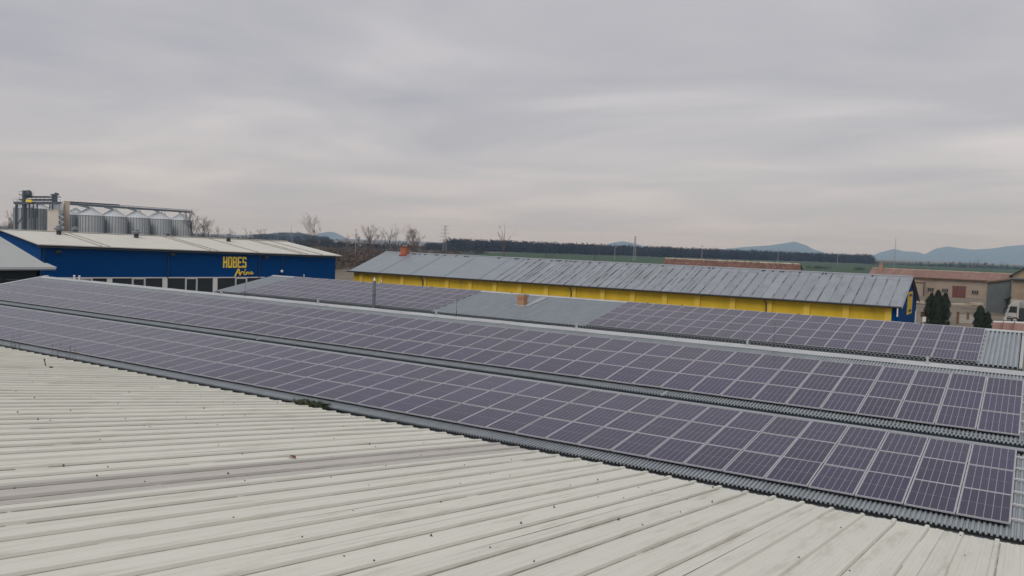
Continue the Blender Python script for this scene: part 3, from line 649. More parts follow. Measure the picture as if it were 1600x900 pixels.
# ------------------------------------------------------------------ blue arena with the yellow lettering
phi = R(12); EL = Vector((-90.7, 47.35, 0)); ER = Vector((-82.94, 83.85, 0))
AF = Frame(EL, math.atan2(ER.y - EL.y, ER.x - EL.x)); AL = (ER - EL).length; AHW = 14.7
zEL, zER, zRL, zRR = 7.10, 6.52, 8.42, 8.10
def ez(u): return zEL + (zER - zEL) * u / AL
def rz(u): return zRL + (zRR - zRL) * u / AL
ar = empty('sports_arena', EL, AF.ang); tag(ar, 'deep blue hall with yellow lettering and ivory low pitched roof', 'arena')
b = MB(); b.hexa([(0, 0, 0), (AL, 0, 0), (AL, .3, 0), (0, .3, 0), (0, 0, ez(0) - .05), (AL, 0, ez(AL) - .05), (AL, .3, ez(AL) - .05), (0, .3, ez(0) - .05)]); b.build('wall', M['blue'], ar)
for uu, dd in ((0, 0.3), (AL - .3, .3)):
    b = MB(); b.prism([(uu, .3, 0), (uu, .3, ez(uu) - .05), (uu, AHW, rz(uu) - .08), (uu, 2 * AHW, ez(uu) - .05), (uu, 2 * AHW, 0)], (dd, 0, 0)); b.build('gable_wall', M['blue'], ar)
nr = 12; cuts = [(-0.4 + (AL + 1.1) * i / nr) for i in range(nr + 1)]
for i in range(nr):
    for sd_ in (0, 1):
        u0, u1 = cuts[i], cuts[i+1] - 0.03; v0, v1 = (-0.5, AHW) if sd_ == 0 else (2 * AHW + .5, AHW)
        sl0 = (rz(u0) - ez(u0)) / AHW * 0.5; sl1 = (rz(u1) - ez(u1)) / AHW * 0.5
        q = [(u0, v0, ez(u0) - sl0), (u1, v0, ez(u1) - sl1), (u1, v1, rz(u1)), (u0, v1, rz(u0))]
        if sd_: q = [q[3], q[2], q[1], q[0]]
        b = MB(); b.hexa([(a_, c_, d_ - .02) for a_, c_, d_ in q] + [(a_, c_, d_ + .08) for a_, c_, d_ in q]); b.build('roof_sheet', M['arenaroof'], ar)
    if i in (2, 6, 8, 10, 11):
        for off_ in ((0, 0.9) if i in (2, 6, 10) else (0,)):
            u0 = cuts[i] + off_; b = MB(); sl0 = (rz(u0) - ez(u0)) / AHW * 0.5
            q = [(u0 - .05, -0.52, ez(u0) - sl0), (u0 + .05, -0.52, ez(u0) - sl0), (u0 + .05, AHW, rz(u0)), (u0 - .05, AHW, rz(u0))]
            b.hexa([(a_, c_, d_ + .082) for a_, c_, d_ in q] + [(a_, c_, d_ + .16) for a_, c_, d_ in q]); b.build('roof_seam', M['arenaseam'], ar)
b = MB(); b.hexa([(-.4, AHW - .5, rz(0) + .09), (AL + .6, AHW - .5, rz(AL) + .09), (AL + .6, AHW + .5, rz(AL) + .09), (-.4, AHW + .5, rz(0) + .09), (-.4, AHW - .5, rz(0) + .17), (AL + .6, AHW - .5, rz(AL) + .17), (AL + .6, AHW + .5, rz(AL) + .17), (-.4, AHW + .5, rz(0) + .17)]); b.build('ridge_cap', M['arenaroof'], ar)
b = MB(); b.hexa([(-.3, -.46, ez(0) - .32), (AL + .5, -.46, ez(AL) - .32), (AL + .5, -.05, ez(AL) - .32), (-.3, -.05, ez(0) - .32), (-.3, -.46, ez(0) - .16), (AL + .5, -.46, ez(AL) - .16), (AL + .5, -.05, ez(AL) - .16), (-.3, -.05, ez(0) - .16)]); b.build('eave_soffit', M['darkm'], ar)
def vent(u, v, z, s_=1.0):
    vt = empty('roof_vent', (u, v, z)); vt.parent = ar
    q = MB(); q.lathe([(0.30 * s_, -0.2), (0.30 * s_, 0.55 * s_), (0.2 * s_, 0.56 * s_)], 12); q.build('vent_pipe', M['darkm'], vt)
    q = MB(); q.lathe([(0.30 * s_, 0.5 * s_), (0.62 * s_, 0.72 * s_), (0.62 * s_, 0.82 * s_), (0.34 * s_, 0.95 * s_), (0.34 * s_, 1.15 * s_), (0.0, 1.2 * s_)], 12); q.build('vent_hood', M['steel'], vt)
for x, v, s_ in ((92, AHW - 3.5, 0.95), (213, AHW - 3.5, 0.95), (357, AHW - 3.5, 0.95), (117, AHW + 2, 0.85), (262, AHW + 2, 0.85), (391, AHW + 2, 0.85)):
    u = col_u(AF, x, v, 8.2); vent(u, v, (ez(u) + (rz(u) - ez(u)) * (1 - abs(v - AHW) / AHW)) + .06, s_)
for x in (68, 262, 405, 441):
    u = col_u(AF, x, 0, 5.5); b = MB(); b.tube([(u, -0.09, ez(u) - .3), (u, -0.09, 3.4)], 0.07, 8); b.build('downpipe', mat('blue_downpipe', (0.006, 0.026, 0.10), 0.5), ar)
for x in (90, 268, 415):
    u, z_ = AF.px1(x, 393 if x == 90 else 397 if x == 268 else 402); b = MB(); b.box((u - .3, -.35, z_ - .12), (u + .3, -.02, z_ + .12)); b.box((u - .1, -.02, z_ - .3), (u + .1, 0, z_)); b.build('flood_light', M['darkm'], ar)
u, z_ = AF.px1(439, 423.8); b = MB(); b.lathe([(0, -.2), (.14, -.14), (.2, 0), (.14, .14), (0, .2)], 10, (u, -.25, z_)); b.bar((u, -.05, z_), (u, -.25, z_), .06); b.build('wall_lamp', M['white'], ar)
# windows: bays of three panes between broad white posts
wt = 3.42; wb_ = 1.0
posts = [col_u(AF, x, 0, 3.0) for x in (18, 96, 171, 257.5, 336, 413)]
b = MB(); b.box((posts[0], -.10, wt), (posts[-1], -.004, wt + .10)); b.build('window_head', M['white'], ar)
for a_, c_ in zip(posts[:-1], posts[1:]):
    b = MB(); b.box((a_ - .27, -.07, wb_), (a_ + .27, -.004, wt)); b.build('window_post', M['white'], ar)
    wn = empty('window', (0, 0, 0)); wn.parent = ar
    t1, t2 = a_ + (c_ - a_) * 0.40, a_ + (c_ - a_) * 0.63
    for (p0, p1, fw) in ((a_ + .27, t1, .03), (t1, t2, .13), (t2, c_ - .27, .03)):
        b = MB(); b.box((p0 + .02, -.03, wb_), (p1 - .02, -.006, wt - .01)); b.build('pane', M['glass'], wn)
        b = MB(); b.box((p0 - .06, -.06, wb_), (p0 + fw, -.031, wt)); b.box((p1 - fw, -.06, wb_), (p1 + .06, -.031, wt)); b.box((p0 + fw, -.06, wt - fw), (p1 - fw, -.031, wt)); b.build('window_frame', M['white'], wn)
# lettering, thick condensed capitals built from strokes (unit cell 0.62 wide, 1 high)
def glyph(ch):
    s_ = .19; W_ = .62; x1 = W_ - s_
    H_ = lambda y0, y1, a=0, c=W_: [(a, y0, c, y1)]
    d = {'H': [(0, 0, s_, 1), (x1, 0, W_, 1), (s_, .42, x1, .60)],
         'O': [(0, .08, s_, .92), (x1, .08, W_, .92), (.06, 0, W_ - .06, .15), (.06, .85, W_ - .06, 1)],
         'B': [(0, 0, s_, 1), (s_, 0, x1 + .08, .14), (s_, .43, x1 + .08, .58), (s_, .86, x1 + .08, 1), (x1, .08, W_, .46), (x1, .54, W_, .92)],
         'E': [(0, 0, s_, 1), (s_, 0, W_, .15), (s_, .43, W_ - .1, .58), (s_, .85, W_, 1)],
         'S': [(.04, 0, W_ - .04, .15), (.04, .43, W_ - .04, .57), (.04, .85, W_ - .04, 1), (0, .52, s_, .93), (x1, .07, W_, .48), (0, .07, s_, .24), (x1, .76, W_, .93)]}
    return d[ch]
u0, zt = AF.px1(348.5, 400.3); u1, zb2 = AF.px1(385.5, 418.5); hgt = zt - zb2 - 0.05; cell = (u1 - u0) / 5.0
sg = empty('sign', (0, 0, 0)); sg.parent = ar
for i, ch in enumerate('HOBES'):
    b = MB(); sc_ = cell * 0.86 / .62
    for k, (a_, c_, e2_, f2_) in enumerate(glyph(ch)):
        b.box((u0 + i * cell + a_ * sc_, -.09 - .0012 * k, zb2 + c_ * hgt), (u0 + i * cell + e2_ * sc_, -.01, zb2 + f2_ * hgt))
    b.build('letter', M['sign'], sg)
ua, zA1 = AF.px1(367, 420.5); ub, zA0 = AF.px1(395.5, 431.5)
def stroke(pts, rad=0.07):
    b = MB(); q = [(ua + x * (ub - ua), -.07, zA0 + y * (zA1 - zA0)) for x, y in pts]; b.tube(q, rad, 6); b.build('letter', M['sign'], sg)
stroke([(0.0, -.05), (.06, .35), (.17, 1.0), (.21, 1.0), (.23, .45), (.26, .15)], .085); stroke([(.04, .42), (.16, .46), (.27, .5)], .06)      # A
stroke([(.29, .15), (.31, .58), (.33, .45), (.38, .66), (.42, .60)], .07)                                              # r
stroke([(.44, .38), (.54, .50), (.53, .66), (.47, .62), (.45, .35), (.50, .18), (.58, .28)], .065); stroke([(.52, .82), (.57, .98)], .06)  # é
stroke([(.60, .2), (.63, .62), (.64, .3), (.70, .64), (.74, .55), (.74, .28), (.78, .28)], .065)                        # n
stroke([(.92, .62), (.85, .60), (.81, .38), (.85, .24), (.92, .5), (.93, .3), (1.0, .45)], .065)                         # a

# ------------------------------------------------------------------ pale roofed house at the left
hp = at_depth(80, 418.5, 70); hx, hy, hzv = hp.x, hp.y, hp.z
ap = at_y(0, 370.5, hy); slope = (ap.z - hzv) / (hx - ap.x)
gh = empty('grey_roofed_house', (hx, hy, 0)); tag(gh, 'house with a pale grey roof and dark boarded wall in front of the arena', 'house')
rdx = 11.0
b = MB(); b.hexa([(0, -34, hzv - .06), (0, 0, hzv - .06), (-rdx, 0, hzv + rdx * slope - .06), (-rdx, -34, hzv + rdx * slope - .06), (0, -34, hzv + .06), (0, 0, hzv + .06), (-rdx, 0, hzv + rdx * slope + .06), (-rdx, -34, hzv + rdx * slope + .06)]); b.build('roof', M['hall'], gh)
b = MB(); b.hexa([(-2 * rdx, -34, hzv - .06), (-rdx, -34, hzv + rdx * slope - .06), (-rdx, 0, hzv + rdx * slope - .06), (-2 * rdx, 0, hzv - .06), (-2 * rdx, -34, hzv + .06), (-rdx, -34, hzv + rdx * slope + .06), (-rdx, 0, hzv + rdx * slope + .06), (-2 * rdx, 0, hzv + .06)]); b.build('back_roof', M['hall'], gh)
b = MB(); b.hexa([(-.02, 0.0, hzv - .02), (-.02, .5, hzv - .02), (-2.0, .5, hzv + 2 * slope - .25), (-2.0, 0, hzv + 2 * slope - .25), (-.02, 0.0, hzv + .05), (-.02, .5, hzv + .05), (-1.6, .5, hzv + 1.6 * slope - .10), (-1.6, 0, hzv + 1.6 * slope - .10)]); b.build('verge_skirt', M['hall'], gh)
b = MB(); b.tube([(.1, -34, hzv - .1), (.1, 0.3, hzv - .1)], .11, 8); b.build('gutter', M['flash'], gh)
b = MB(); b.box((-1.1, -33.5, 0), (-.8, -.5, hzv - .1)); b.prism([(-.8, -.8, 0), (-.8, -.8, hzv + .75 * slope - .1), (-rdx, -.8, hzv + rdx * slope - .15), (-2 * rdx + .8, -.8, hzv), (-2 * rdx + .8, -.8, 0)], (0, .3, 0)); b.build('wall', M['darkgreen'], gh)
for k in range(8):
    y0 = -2.2 - k * 2.6; wn = empty('window', (-.8, y0, 0)); wn.parent = gh
    b = MB(); b.box((0, -1.0, hzv - 2.3), (.03, 1.0, hzv - 1.05)); b.build('pane', M['glass'], wn)
    b = MB(); b.box((0, -1.1, hzv - 1.05), (.06, 1.1, hzv - .98)); b.box((0, -1.1, hzv - 2.4), (.06, 1.1, hzv - 2.3)); b.box((0, -.03, hzv - 2.3), (.06, .03, hzv - 1.05)); b.build('window_frame', M['shed'], wn)

# ------------------------------------------------------------------ grain silos and elevator plant
def silo_meshes(rad, eave, peak):
    wl = MB(); nseg = 40; wl.lathe([(rad, 0), (rad, eave)], nseg)
    rf = MB(); rf.lathe([(rad * 1.02, eave - .05), (rad * 1.02, eave + .06), (rad * .12, peak), (rad * .12, peak + .35), (0, peak + .4)], nseg)
    st = MB()
    for k in range(26):
        t = 2 * math.pi * k / 26; c_, s_ = math.cos(t), math.sin(t); q = 0.10
        st.hexa([((rad + d) * c_ - w_ * s_, (rad + d) * s_ + w_ * c_, z_) for z_ in (0, eave) for (d, w_) in ((0.0, -q), (.16, -q), (.16, q), (0.0, q))])
        st.bar((rad * 1.0 * c_, rad * 1.0 * s_, eave + .12), (rad * .14 * c_, rad * .14 * s_, peak + .06), .09, .06)
    rg = MB(); rg.lathe([(rad * 1.02, eave - .14), (rad * 1.035, eave - .14), (rad * 1.035, eave + .06), (rad * 1.02, eave + .06)], nseg)
    for k in range(1, 12): z_ = eave * k / 12; rg.lathe([(rad + .005, z_ - .03), (rad + .05, z_), (rad + .005, z_ + .03)], nseg)
    return [wl.mesh('silo_wall', M['silo'], True), rf.mesh('silo_roof', M['silo']), st.mesh('stiffener', M['silo_d']), rg.mesh('eave_ring', M['silo'])]
SMESH = {}
def silo(p, rad, eave, peak, label, grp):
    key = (round(rad, 1), round(eave, 1), round(peak, 1))
    if key not in SMESH: SMESH[key] = silo_meshes(rad, eave, peak)
    r_ = empty('grain_silo', (p.x, p.y, 0), random.random()); tag(r_, label, 'silo', grp)
    for nm, me in zip(('silo_wall', 'silo_roof', 'stiffener', 'eave_ring'), SMESH[key]):
        o = link(nm, me, r_)
        if nm == 'stiffener': o['kind'] = 'stuff'
ordn = ['first', 'second', 'third', 'fourth', 'fifth']
sp = []
SX = [(142.5, 322), (179, 331), (215, 340), (250, 350), (282.5, 361)]
for i, (x, k) in enumerate(SX):
    p = ground_at(x, k); sp.append(p)
    silo(p, 4.55, 14.2, 16.9, 'grain silo in the front row under the long conveyor, %s from the ivory tower' % ordn[i], 'front row of grain silos')
rowd = (sp[-1] - sp[0]).normalized(); bk = Vector((-rowd.y, rowd.x, 0));
if bk.dot(FWD) < 0: bk = -bk
for i in range(5):
    p = sp[i] + bk * 10.5 + rowd * 0.3 - rowd * 4.5
    silo(p, 4.55, 14.2, 16.9, 'grain silo of the hidden back row, %s from the ivory tower' % ordn[i], 'back row of grain silos')
lab3 = ['leftmost grain silo behind the dark elevator shaft', 'grain silo between elevator shaft and ivory box building', 'grain silo tucked behind the ivory box building']
for i, (x, k) in enumerate(((39, 300), (63, 304), (84, 318))):
    silo(ground_at(x, k), 3.6 if i < 2 else 3.4, 15.6, 17.4, lab3[i], 'taller grain silos beside the elevator')
silo(ground_at(118, 334), 4.3, 14.2, 16.9, 'grain silo just right of the ivory tower, half hidden', 'front row of grain silos')
# conveyor bridge over the silo peaks
cv = empty('conveyor_bridge', (0, 0, 0)); tag(cv, 'long dark conveyor bridge running over the silo roofs', 'conveyor')
b = MB(); pa = at_depth(108, 319.5, 326); pb = at_depth(297, 332, 366); up = Vector((0, 0, 1)); side = bk * 0.9
pm = at_depth(186, 320.8, 341); pm0 = at_depth(108, 316.0, 326)
for sd_ in (-1, 1):
    b.bar(pa + side * sd_, pb + side * sd_, .25, .35); b.bar(pa + side * sd_ + up * 1.15, pb + side * sd_ + up * 1.0, .12, .12)
    b.bar(pa + side * sd_ + up * .6, pb + side * sd_ + up * .55, .08, .1)
nn = 40
for i in range(nn + 1):
    t = i / nn; q = pa.lerp(pb, t)
    for sd_ in (-1, 1): b.bar(q + side * sd_, q + side * sd_ + up * 1.1, .08)
b.build('walkway', M['plant'], cv)
b = MB(); b.bar(pa + up * .35, pb + up * .3, .7, .45); b.build('conveyor_trough', M['silo_d'], cv)
b = MB(); b.bar(pm0 + up * .1, pm + up * .1, .8, .55); b.build('upper_trough', M['plant'], cv)
for p in sp:
    b = MB(); t = (p - pa).dot((pb - pa).normalized()) / (pb - pa).length; q = pa.lerp(pb, t)
    b.tube([Vector((p.x, p.y, 17.0)), Vector((q.x, q.y, q.z))], .35, 8); b.build('spout', M['plant'], cv)
    q2 = q + bk * 6.5 + Vector((0, 0, -2.2)) - rowd * 3
    for off_ in (4.9,):
        q3 = q + rowd * off_; b = MB(); b.bar(q3 + side, Vector((q3.x, q3.y, 11)) + side, .14); b.bar(q3 - side, Vector((q3.x, q3.y, 11)) - side, .14); b.build('trestle', M['plant'], cv)
# elevator shaft with head, platforms and left gantry
et = empty('bucket_elevator', (0, 0, 0)); tag(et, 'tall dark bucket elevator shaft with head house and platforms', 'elevator')
k = 292; base = ground_at(38, k); ptop = at_depth(40.5, 296.5, k)
b = MB(); b.box((base.x - .55, base.y - .55, 0), (base.x + .55, base.y + .55, ptop.z - .3)); b.build('shaft', M['plant'], et)
b = MB(); q = ptop + RIGHT * .9
b.lathe([(.1, -3.0), (1.0, -2.2), (1.15, -1.2), (.9, -.3), (.1, 0)], 12, (q.x, q.y, ptop.z)); b.build('elevator_head', M['plant'], et)
def plat(x0, x1, y, kk, rail=1.1, name='platform', th=.25):
    b = MB(); a_ = at_depth(x0, y, kk); c_ = at_depth(x1, y, kk)
    b.bar(a_, c_, 2.2, th); n_ = max(2, int((c_ - a_).length / 1.5))
    for s_ in (-1.0, 1.0):
        o_ = FWD * s_
        b.bar(a_ + o_ + up * rail, c_ + o_ + up * rail, .08); 
        for i in range(n_ + 1): p_ = a_.lerp(c_, i / n_) + o_; b.bar(p_, p_ + up * rail, .07)
    b.build(name, M['plant'], et)
plat(32.5, 49, 304.5, k); plat(24, 92, 317.2, k, 1.3, 'gantry', .9); plat(33, 86, 312.5, k + 4, 1.0, 'gantry', .5); plat(45, 78, 307.8, k + 2, .2, 'gantry', .5)
for x in (24.8, 27, 46, 52, 58, 78):
    p_ = at_depth(x, 317, k); b = MB(); b.bar(p_, Vector((p_.x, p_.y, 12 if x > 30 else 0)), .3); b.build('gantry_post', M['plant'], et)
b = MB(); a_ = at_depth(41, 313.5, k - 2); c_ = at_depth(50, 314.2, k - 2); b.bar(a_, c_, .6, .95); b.build('yellow_motor', M['sign'], et)
b = MB(); a_ = at_depth(26.5, 352, k - 2); c_ = at_depth(36.5, 337, k - 2); b.bar(a_, c_, .35); b.build('brace', M['plant'], et)
k = 300
e2_ = empty('bucket_elevator', (0, 0, 0)); tag(e2_, 'smaller dark elevator head with cross arms above the ivory box', 'elevator')
b = MB()
for x, yt in ((83, 303), (87.5, 301.2)):
    t_ = at_depth(x, yt, k); b.bar(t_, Vector((t_.x, t_.y, 0)), .75)
b.build('shaft', M['plant'], e2_)
b = MB()
for (x0, x1, y) in ((79, 91, 304.5), (77, 94, 307.8)): b.bar(at_depth(x0, y, k), at_depth(x1, y, k), .9, .3)
b.bar(at_depth(87, 302, k), at_depth(91.5, 303.5, k), .6, .5); b.build('platform', M['plant'], e2_)
def tower(name, x0, x1, ytop, kk, dep, mt, label, extra=True):
    a_ = ground_at(x0, kk); c_ = ground_at(x1, kk); zt_ = at_depth((x0 + x1) / 2, ytop, kk).z; d = (a_ - Vector((0, 0, 0))).normalized() * dep
    t_ = empty(name, (0, 0, 0)); tag(t_, label, 'tower')
    b = MB(); b.hexa([a_, c_, c_ + d, a_ + d] + [q_ + up * zt_ for q_ in (a_, c_, c_ + d, a_ + d)]); b.build('wall', mt, t_)
    b = MB(); o_ = up * zt_; s_ = (c_ - a_).normalized() * .2
    b.hexa([a_ + o_ - s_ - d * .03, c_ + o_ + s_ - d * .03, c_ + o_ + s_ + d * 1.03, a_ + o_ - s_ + d * 1.03] + [q_ + up * .3 for q_ in (a_ + o_ - s_ - d * .03, c_ + o_ + s_ - d * .03, c_ + o_ + s_ + d * 1.03, a_ + o_ - s_ + d * 1.03)]); b.build('parapet', mt if extra else M['silo_d'], t_)
    return t_
tower('box_building', 74, 92, 329, 290, 5, M['ivory'], 'square ivory box building in front of the silos')
tower('silo_tower', 83, 97.5, 316.5, 296, 5, M['silo'], 'grey steel hopper tower behind the ivory box building', False)
tower('stair_tower', 100, 108.5, 315.5, 297, 4, mat('tan_cladding', (0.46, 0.38, 0.29), 0.8, var=0.08, scale=.5), 'narrow tan tower between the box building and the silo row')
lt = empty('ladder_tower', (0, 0, 0)); tag(lt, 'zigzag steel stair ladder in front of the tan tower', 'stairs')
b = MB(); kk = 288
for x in (92.3, 99.5): t_ = at_depth(x, 318, kk); b.bar(t_, Vector((t_.x, t_.y, 0)), .2)
b.build('stair_post', M['silo_d'], lt)
ysx = [332, 336, 340, 344, 348, 352, 356]
for i, yy in enumerate(ysx):
    b = MB(); xs_ = (92.3, 99.5) if i % 2 else (99.5, 92.3); b.bar(at_depth(xs_[0], yy, kk), at_depth(xs_[1], yy + 3.4, kk), .8, .16); b.build('stair_flight', M['silo'], lt)

# ------------------------------------------------------------------ right background: barns, sheds, yard things
# beige barn, parallel to the halls
BY = 228.0; bx0 = at_y(1362, 420, BY + 5).x; bx1 = at_y(1592, 440, BY).x
be = at_y(1485, 435.2, BY).z; brg = at_y(1480, 424.5, BY + 6.5).z
bn = empty('beige_barn', (0, 0, 0)); tag(bn, 'long beige barn with faded red roof and red door', 'barn')
b = MB(); b.box((bx0 + .3, BY, 0), (bx1, BY + .3, be)); b.build('wall', M['beige'], bn)
b = MB()
for xx in (bx0 + .3, bx1 - .3): b.prism([(xx, BY + .3, 0), (xx, BY + .3, be), (xx, BY + 6.5, brg - .1), (xx, BY + 13, be), (xx, BY + 13, 0)], (.3, 0, 0))
b.build('gable_wall', M['beige'], bn)
nb_ = 24; dx = (bx1 + .6 - bx0) / nb_
for i in range(nb_):
    x0, x1 = bx0 + i * dx, bx0 + (i + 1) * dx - .02; rl = random.uniform(0, .03)
    b = MB(); b.hexa([(x0, BY - .5, be - .12 + rl), (x1, BY - .5, be - .12 + rl), (x1, BY + 6.5, brg + rl), (x0, BY + 6.5, brg + rl), (x0, BY - .5, be + .02 + rl), (x1, BY - .5, be + .02 + rl), (x1, BY + 6.5, brg + .14 + rl), (x0, BY + 6.5, brg + .14 + rl)]); b.build('roof_sheet', M['redroof'], bn)
b = MB(); b.add([(bx0, BY + 6.5, brg + .1), (bx1 + .6, BY + 6.5, brg + .1), (bx1 + .6, BY + 13.5, be - .1), (bx0, BY + 13.5, be - .1)], [(0, 1, 2, 3)]); b.build('back_roof', M['redroof'], bn)
b = MB(); b.box((bx0, BY + 6.2, brg + .1), (bx1 + .6, BY + 6.8, brg + .30)); b.build('ridge_cap', M['slab'], bn)
b = MB(); b.box((bx0, BY - .6, be - .22), (bx1 + .6, BY - .45, be - .06)); b.build('gutter', M['post'], bn)
def bxy(x, y): p_ = at_y(x, y, BY); return p_.x, p_.z
def rect(x0, y0, x1, y1): a_ = bxy(x0, y0); c_ = bxy(x1, y1); return a_[0], c_[0], min(a_[1], c_[1]), max(a_[1], c_[1])
x0, x1, z0, z1 = rect(1488.5, 447.5, 1508.5, 463.6); b = MB(); dr = empty('door', (0, 0, 0)); dr.parent = bn
b.box((x0, BY - .08, 0.05), ((x0 + x1) / 2 - .02, BY - .005, z1)); b.box(((x0 + x1) / 2 + .02, BY - .08, 0.05), (x1, BY - .005, z1)); b.build('door_leaf', M['reddoor'], dr)
b = MB(); b.box((x0 - .15, BY - .1, z1), (x1 + .15, BY - .005, z1 + .18)); b.build('door_lintel', M['post'], dr)
for (xa, ya, xb, yb) in ((1449.5, 449, 1459, 455.5), (1472, 450.5, 1481.5, 457), (1518.5, 453.3, 1528.5, 459.5), (1542, 454.5, 1552, 460.5)):
    x0, x1, z0, z1 = rect(xa, ya, xb, yb); wn = empty('window', (0, 0, 0)); wn.parent = bn
    b = MB(); b.box((x0, BY - .03, z0), (x1, BY - .005, z1)); b.build('pane', M['glass'], wn)
    b = MB(); q = (x1 - x0) / 3
    for i in range(4): b.box((x0 + i * q - .06, BY - .07, z0), (x0 + i * q + .06, BY - .031, z1))
    b.box((x0 + .06, BY - .066, z1 - .1), (x1 - .06, BY - .031, z1 + .02)); b.box((x0 - .1, BY - .12, z0 - .14), (x1 + .1, BY - .031, z0)); b.build('window_frame', M['tan'], wn)
p_ = at_y(1376.5, 420, BY + 4.5); b = MB(); b.box((p_.x - .4, BY + 4, be), (p_.x + .4, BY + 4.8, brg + 1.3)); b.box((p_.x - .48, BY + 3.92, brg + 1.3), (p_.x + .48, BY + 4.88, brg + 1.5)); b.build('chimney', mat('pink_brick', (0.36, 0.22, 0.17), 0.9, var=.15, scale=3), bn)
# porch wing in front of the barn, left
x0, x1, z0, z1 = rect(1428, 440, 1443.5, 461.5); b = MB(); b.box((x0 - 3, BY - 2.6, 0), (x1, BY - .02, z1)); b.build('porch_wall', M['beige'], bn)
b = MB(); b.box((x0 - 3.2, BY - 2.9, z1), (x1 + .2, BY - .02, z1 + .25)); b.build('porch_roof', M['tan'], bn)
b = MB(); b.box((x1 - 4.5, BY - 2.68, z1 - .75), (x1 - 2.1, BY - 2.62, z1 - .2)); b.box((x1 + .02, BY - 2.0, 0), (x1 + .08, BY - 1.0, 2.6)); b.build('porch_opening', M['glass'], bn)

# tiled shed behind the yellow hall
ty = 205.0; ta = at_y(1040, 405.5, ty); tb = at_y(1252, 411.5, ty); trz = (ta.z + tb.z) / 2
ts = empty('tiled_shed', (0, 0, 0)); tag(ts, 'old shed with mottled red tile roof peeping over the yellow hall ridge', 'shed')
b = MB(); sl = math.tan(R(32)); b.prism([(ta.x + .3, ty - 5.5, 0), (ta.x + .3, ty - 5.5, trz - 5.6 * sl), (ta.x + .3, ty, trz - .15), (ta.x + .3, ty + 5.5, trz - 5.6 * sl), (ta.x + .3, ty + 5.5, 0)], (tb.x - ta.x - .6, 0, 0)); b.build('wall', M['beige'], ts)
tm = MB(); tw = (tb.x - ta.x) / 76
tm.hexa([(0.02, 0, 0), (tw - .05, 0, 0), (tw - .05, .98, .98 * sl), (0.02, .98, .98 * sl), (0.1, 0, .12), (tw - .14, 0, .12), (tw - .14, .98, .98 * sl + .09), (0.1, .98, .98 * sl + .09)]); tme = tm.mesh('tile', M['tile'])
for i in range(76):
    for r_ in range(3):
        o = link('tile', tme, ts); o.location = (ta.x + i * tw + random.uniform(-.03, .03), ty - 1.02 * (r_ + 1) + .04, trz - (1.02 * (r_ + 1) - .04) * sl + random.uniform(0, .05) - .02 * r_)
b = MB(); b.hexa([(ta.x, ty - 6, trz - 6 * sl - .05), (tb.x, ty - 6, trz - 6 * sl - .05), (tb.x, ty - .02, trz - .05), (ta.x, ty - .02, trz - .05), (ta.x, ty - 6, trz - 6 * sl - .03), (tb.x, ty - 6, trz - 6 * sl - .03), (tb.x, ty - .02, trz - .02), (ta.x, ty - .02, trz - .02)]); b.build('roof_deck', M['tile'], ts)
b = MB(); b.add([(ta.x, ty, trz), (tb.x, ty, trz), (tb.x, ty + 6, trz - 6 * sl), (ta.x, ty + 6, trz - 6 * sl)], [(0, 1, 2, 3)]); b.build('back_roof', M['tile'], ts)
rt = MB(); rt.tube([(0, 0, 0), (.5, 0, .0)], [.22, .19], 8); rtm = rt.mesh('ridge_tile', M['moss'])
for i in range(int((tb.x - ta.x) / .48)): o = link('ridge_tile', rtm, ts); o.location = (ta.x + i * .48, ty - .05, trz + .02 + random.uniform(-.03, .06))

# grey shed and stained buildings at the right edge
sk = 147.0; sa = ground_at(1545, sk); sb = ground_at(1581, sk - 3); zl = at_depth(1545, 442.5, sk).z; zr_ = at_depth(1581, 437.8, sk - 3).z
gs = empty('grey_shed', (0, 0, 0)); tag(gs, 'plain grey metal shed with a sloping roof edge behind the lorry', 'shed')
d = Vector((0, 1, 0)) * 14
b = MB(); b.hexa([sa, sb, sb + d, sa + d, sa + up * zl, sb + up * zr_, sb + d + up * zr_, sa + d + up * zl]); b.build('wall', M['shed'], gs)
b = MB(); s_ = (sb - sa).normalized() * .3; b.hexa([sa - s_ + up * zl - d * .02, sb + up * zr_ - d * .02, sb + d + up * zr_, sa - s_ + d + up * zl] + [q_ + up * .25 for q_ in (sa - s_ + up * zl - d * .02, sb + up * zr_ - d * .02, sb + d + up * zr_, sa - s_ + d + up * zl)]); b.build('roof', M['post'], gs)
s1 = (sb - sa).normalized()
for i in range(1, 9): b = MB(); q_ = sa.lerp(sb, i / 9) - d * .003; b.bar(q_, q_ + up * (zl + (zr_ - zl) * i / 9 - .1), .07, .05); b.build('panel_rib', M['shed'], gs)
b = MB(); q_ = at_depth(1569, 470.5, sk - 6); q2 = at_depth(1583, 465, sk - 6); b.hexa([q_, q2, q2 + d * .3, q_ + d * .3, q_ + up * .25, q2 + up * .25, q2 + d * .3 + up * .25, q_ + d * .3 + up * .25]); b.build('canopy', M['darkm'], gs)
tk = 138.0; a_ = ground_at(1584, tk); c_ = ground_at(1660, tk - 4); z1 = at_depth(1584, 438, tk).z
tn = empty('stained_building', (0, 0, 0)); tag(tn, 'stained brown building cut by the right picture edge above the lorry', 'building')
d = Vector((0, 1, 0)) * 10
b = MB(); b.hexa([a_, c_, c_ + d, a_ + d] + [q_ + up * z1 for q_ in (a_, c_, c_ + d, a_ + d)]); b.build('wall', M['tan'], tn)
b = MB(); s_ = (c_ - a_).normalized() * .3; qq = [a_ - s_ + up * z1 - d * .04, c_ + up * z1 - d * .04, c_ + d + up * z1, a_ - s_ + d + up * z1]; b.hexa(qq + [q_ + up * .25 for q_ in qq]); b.build('roof', M['darkm'], tn)
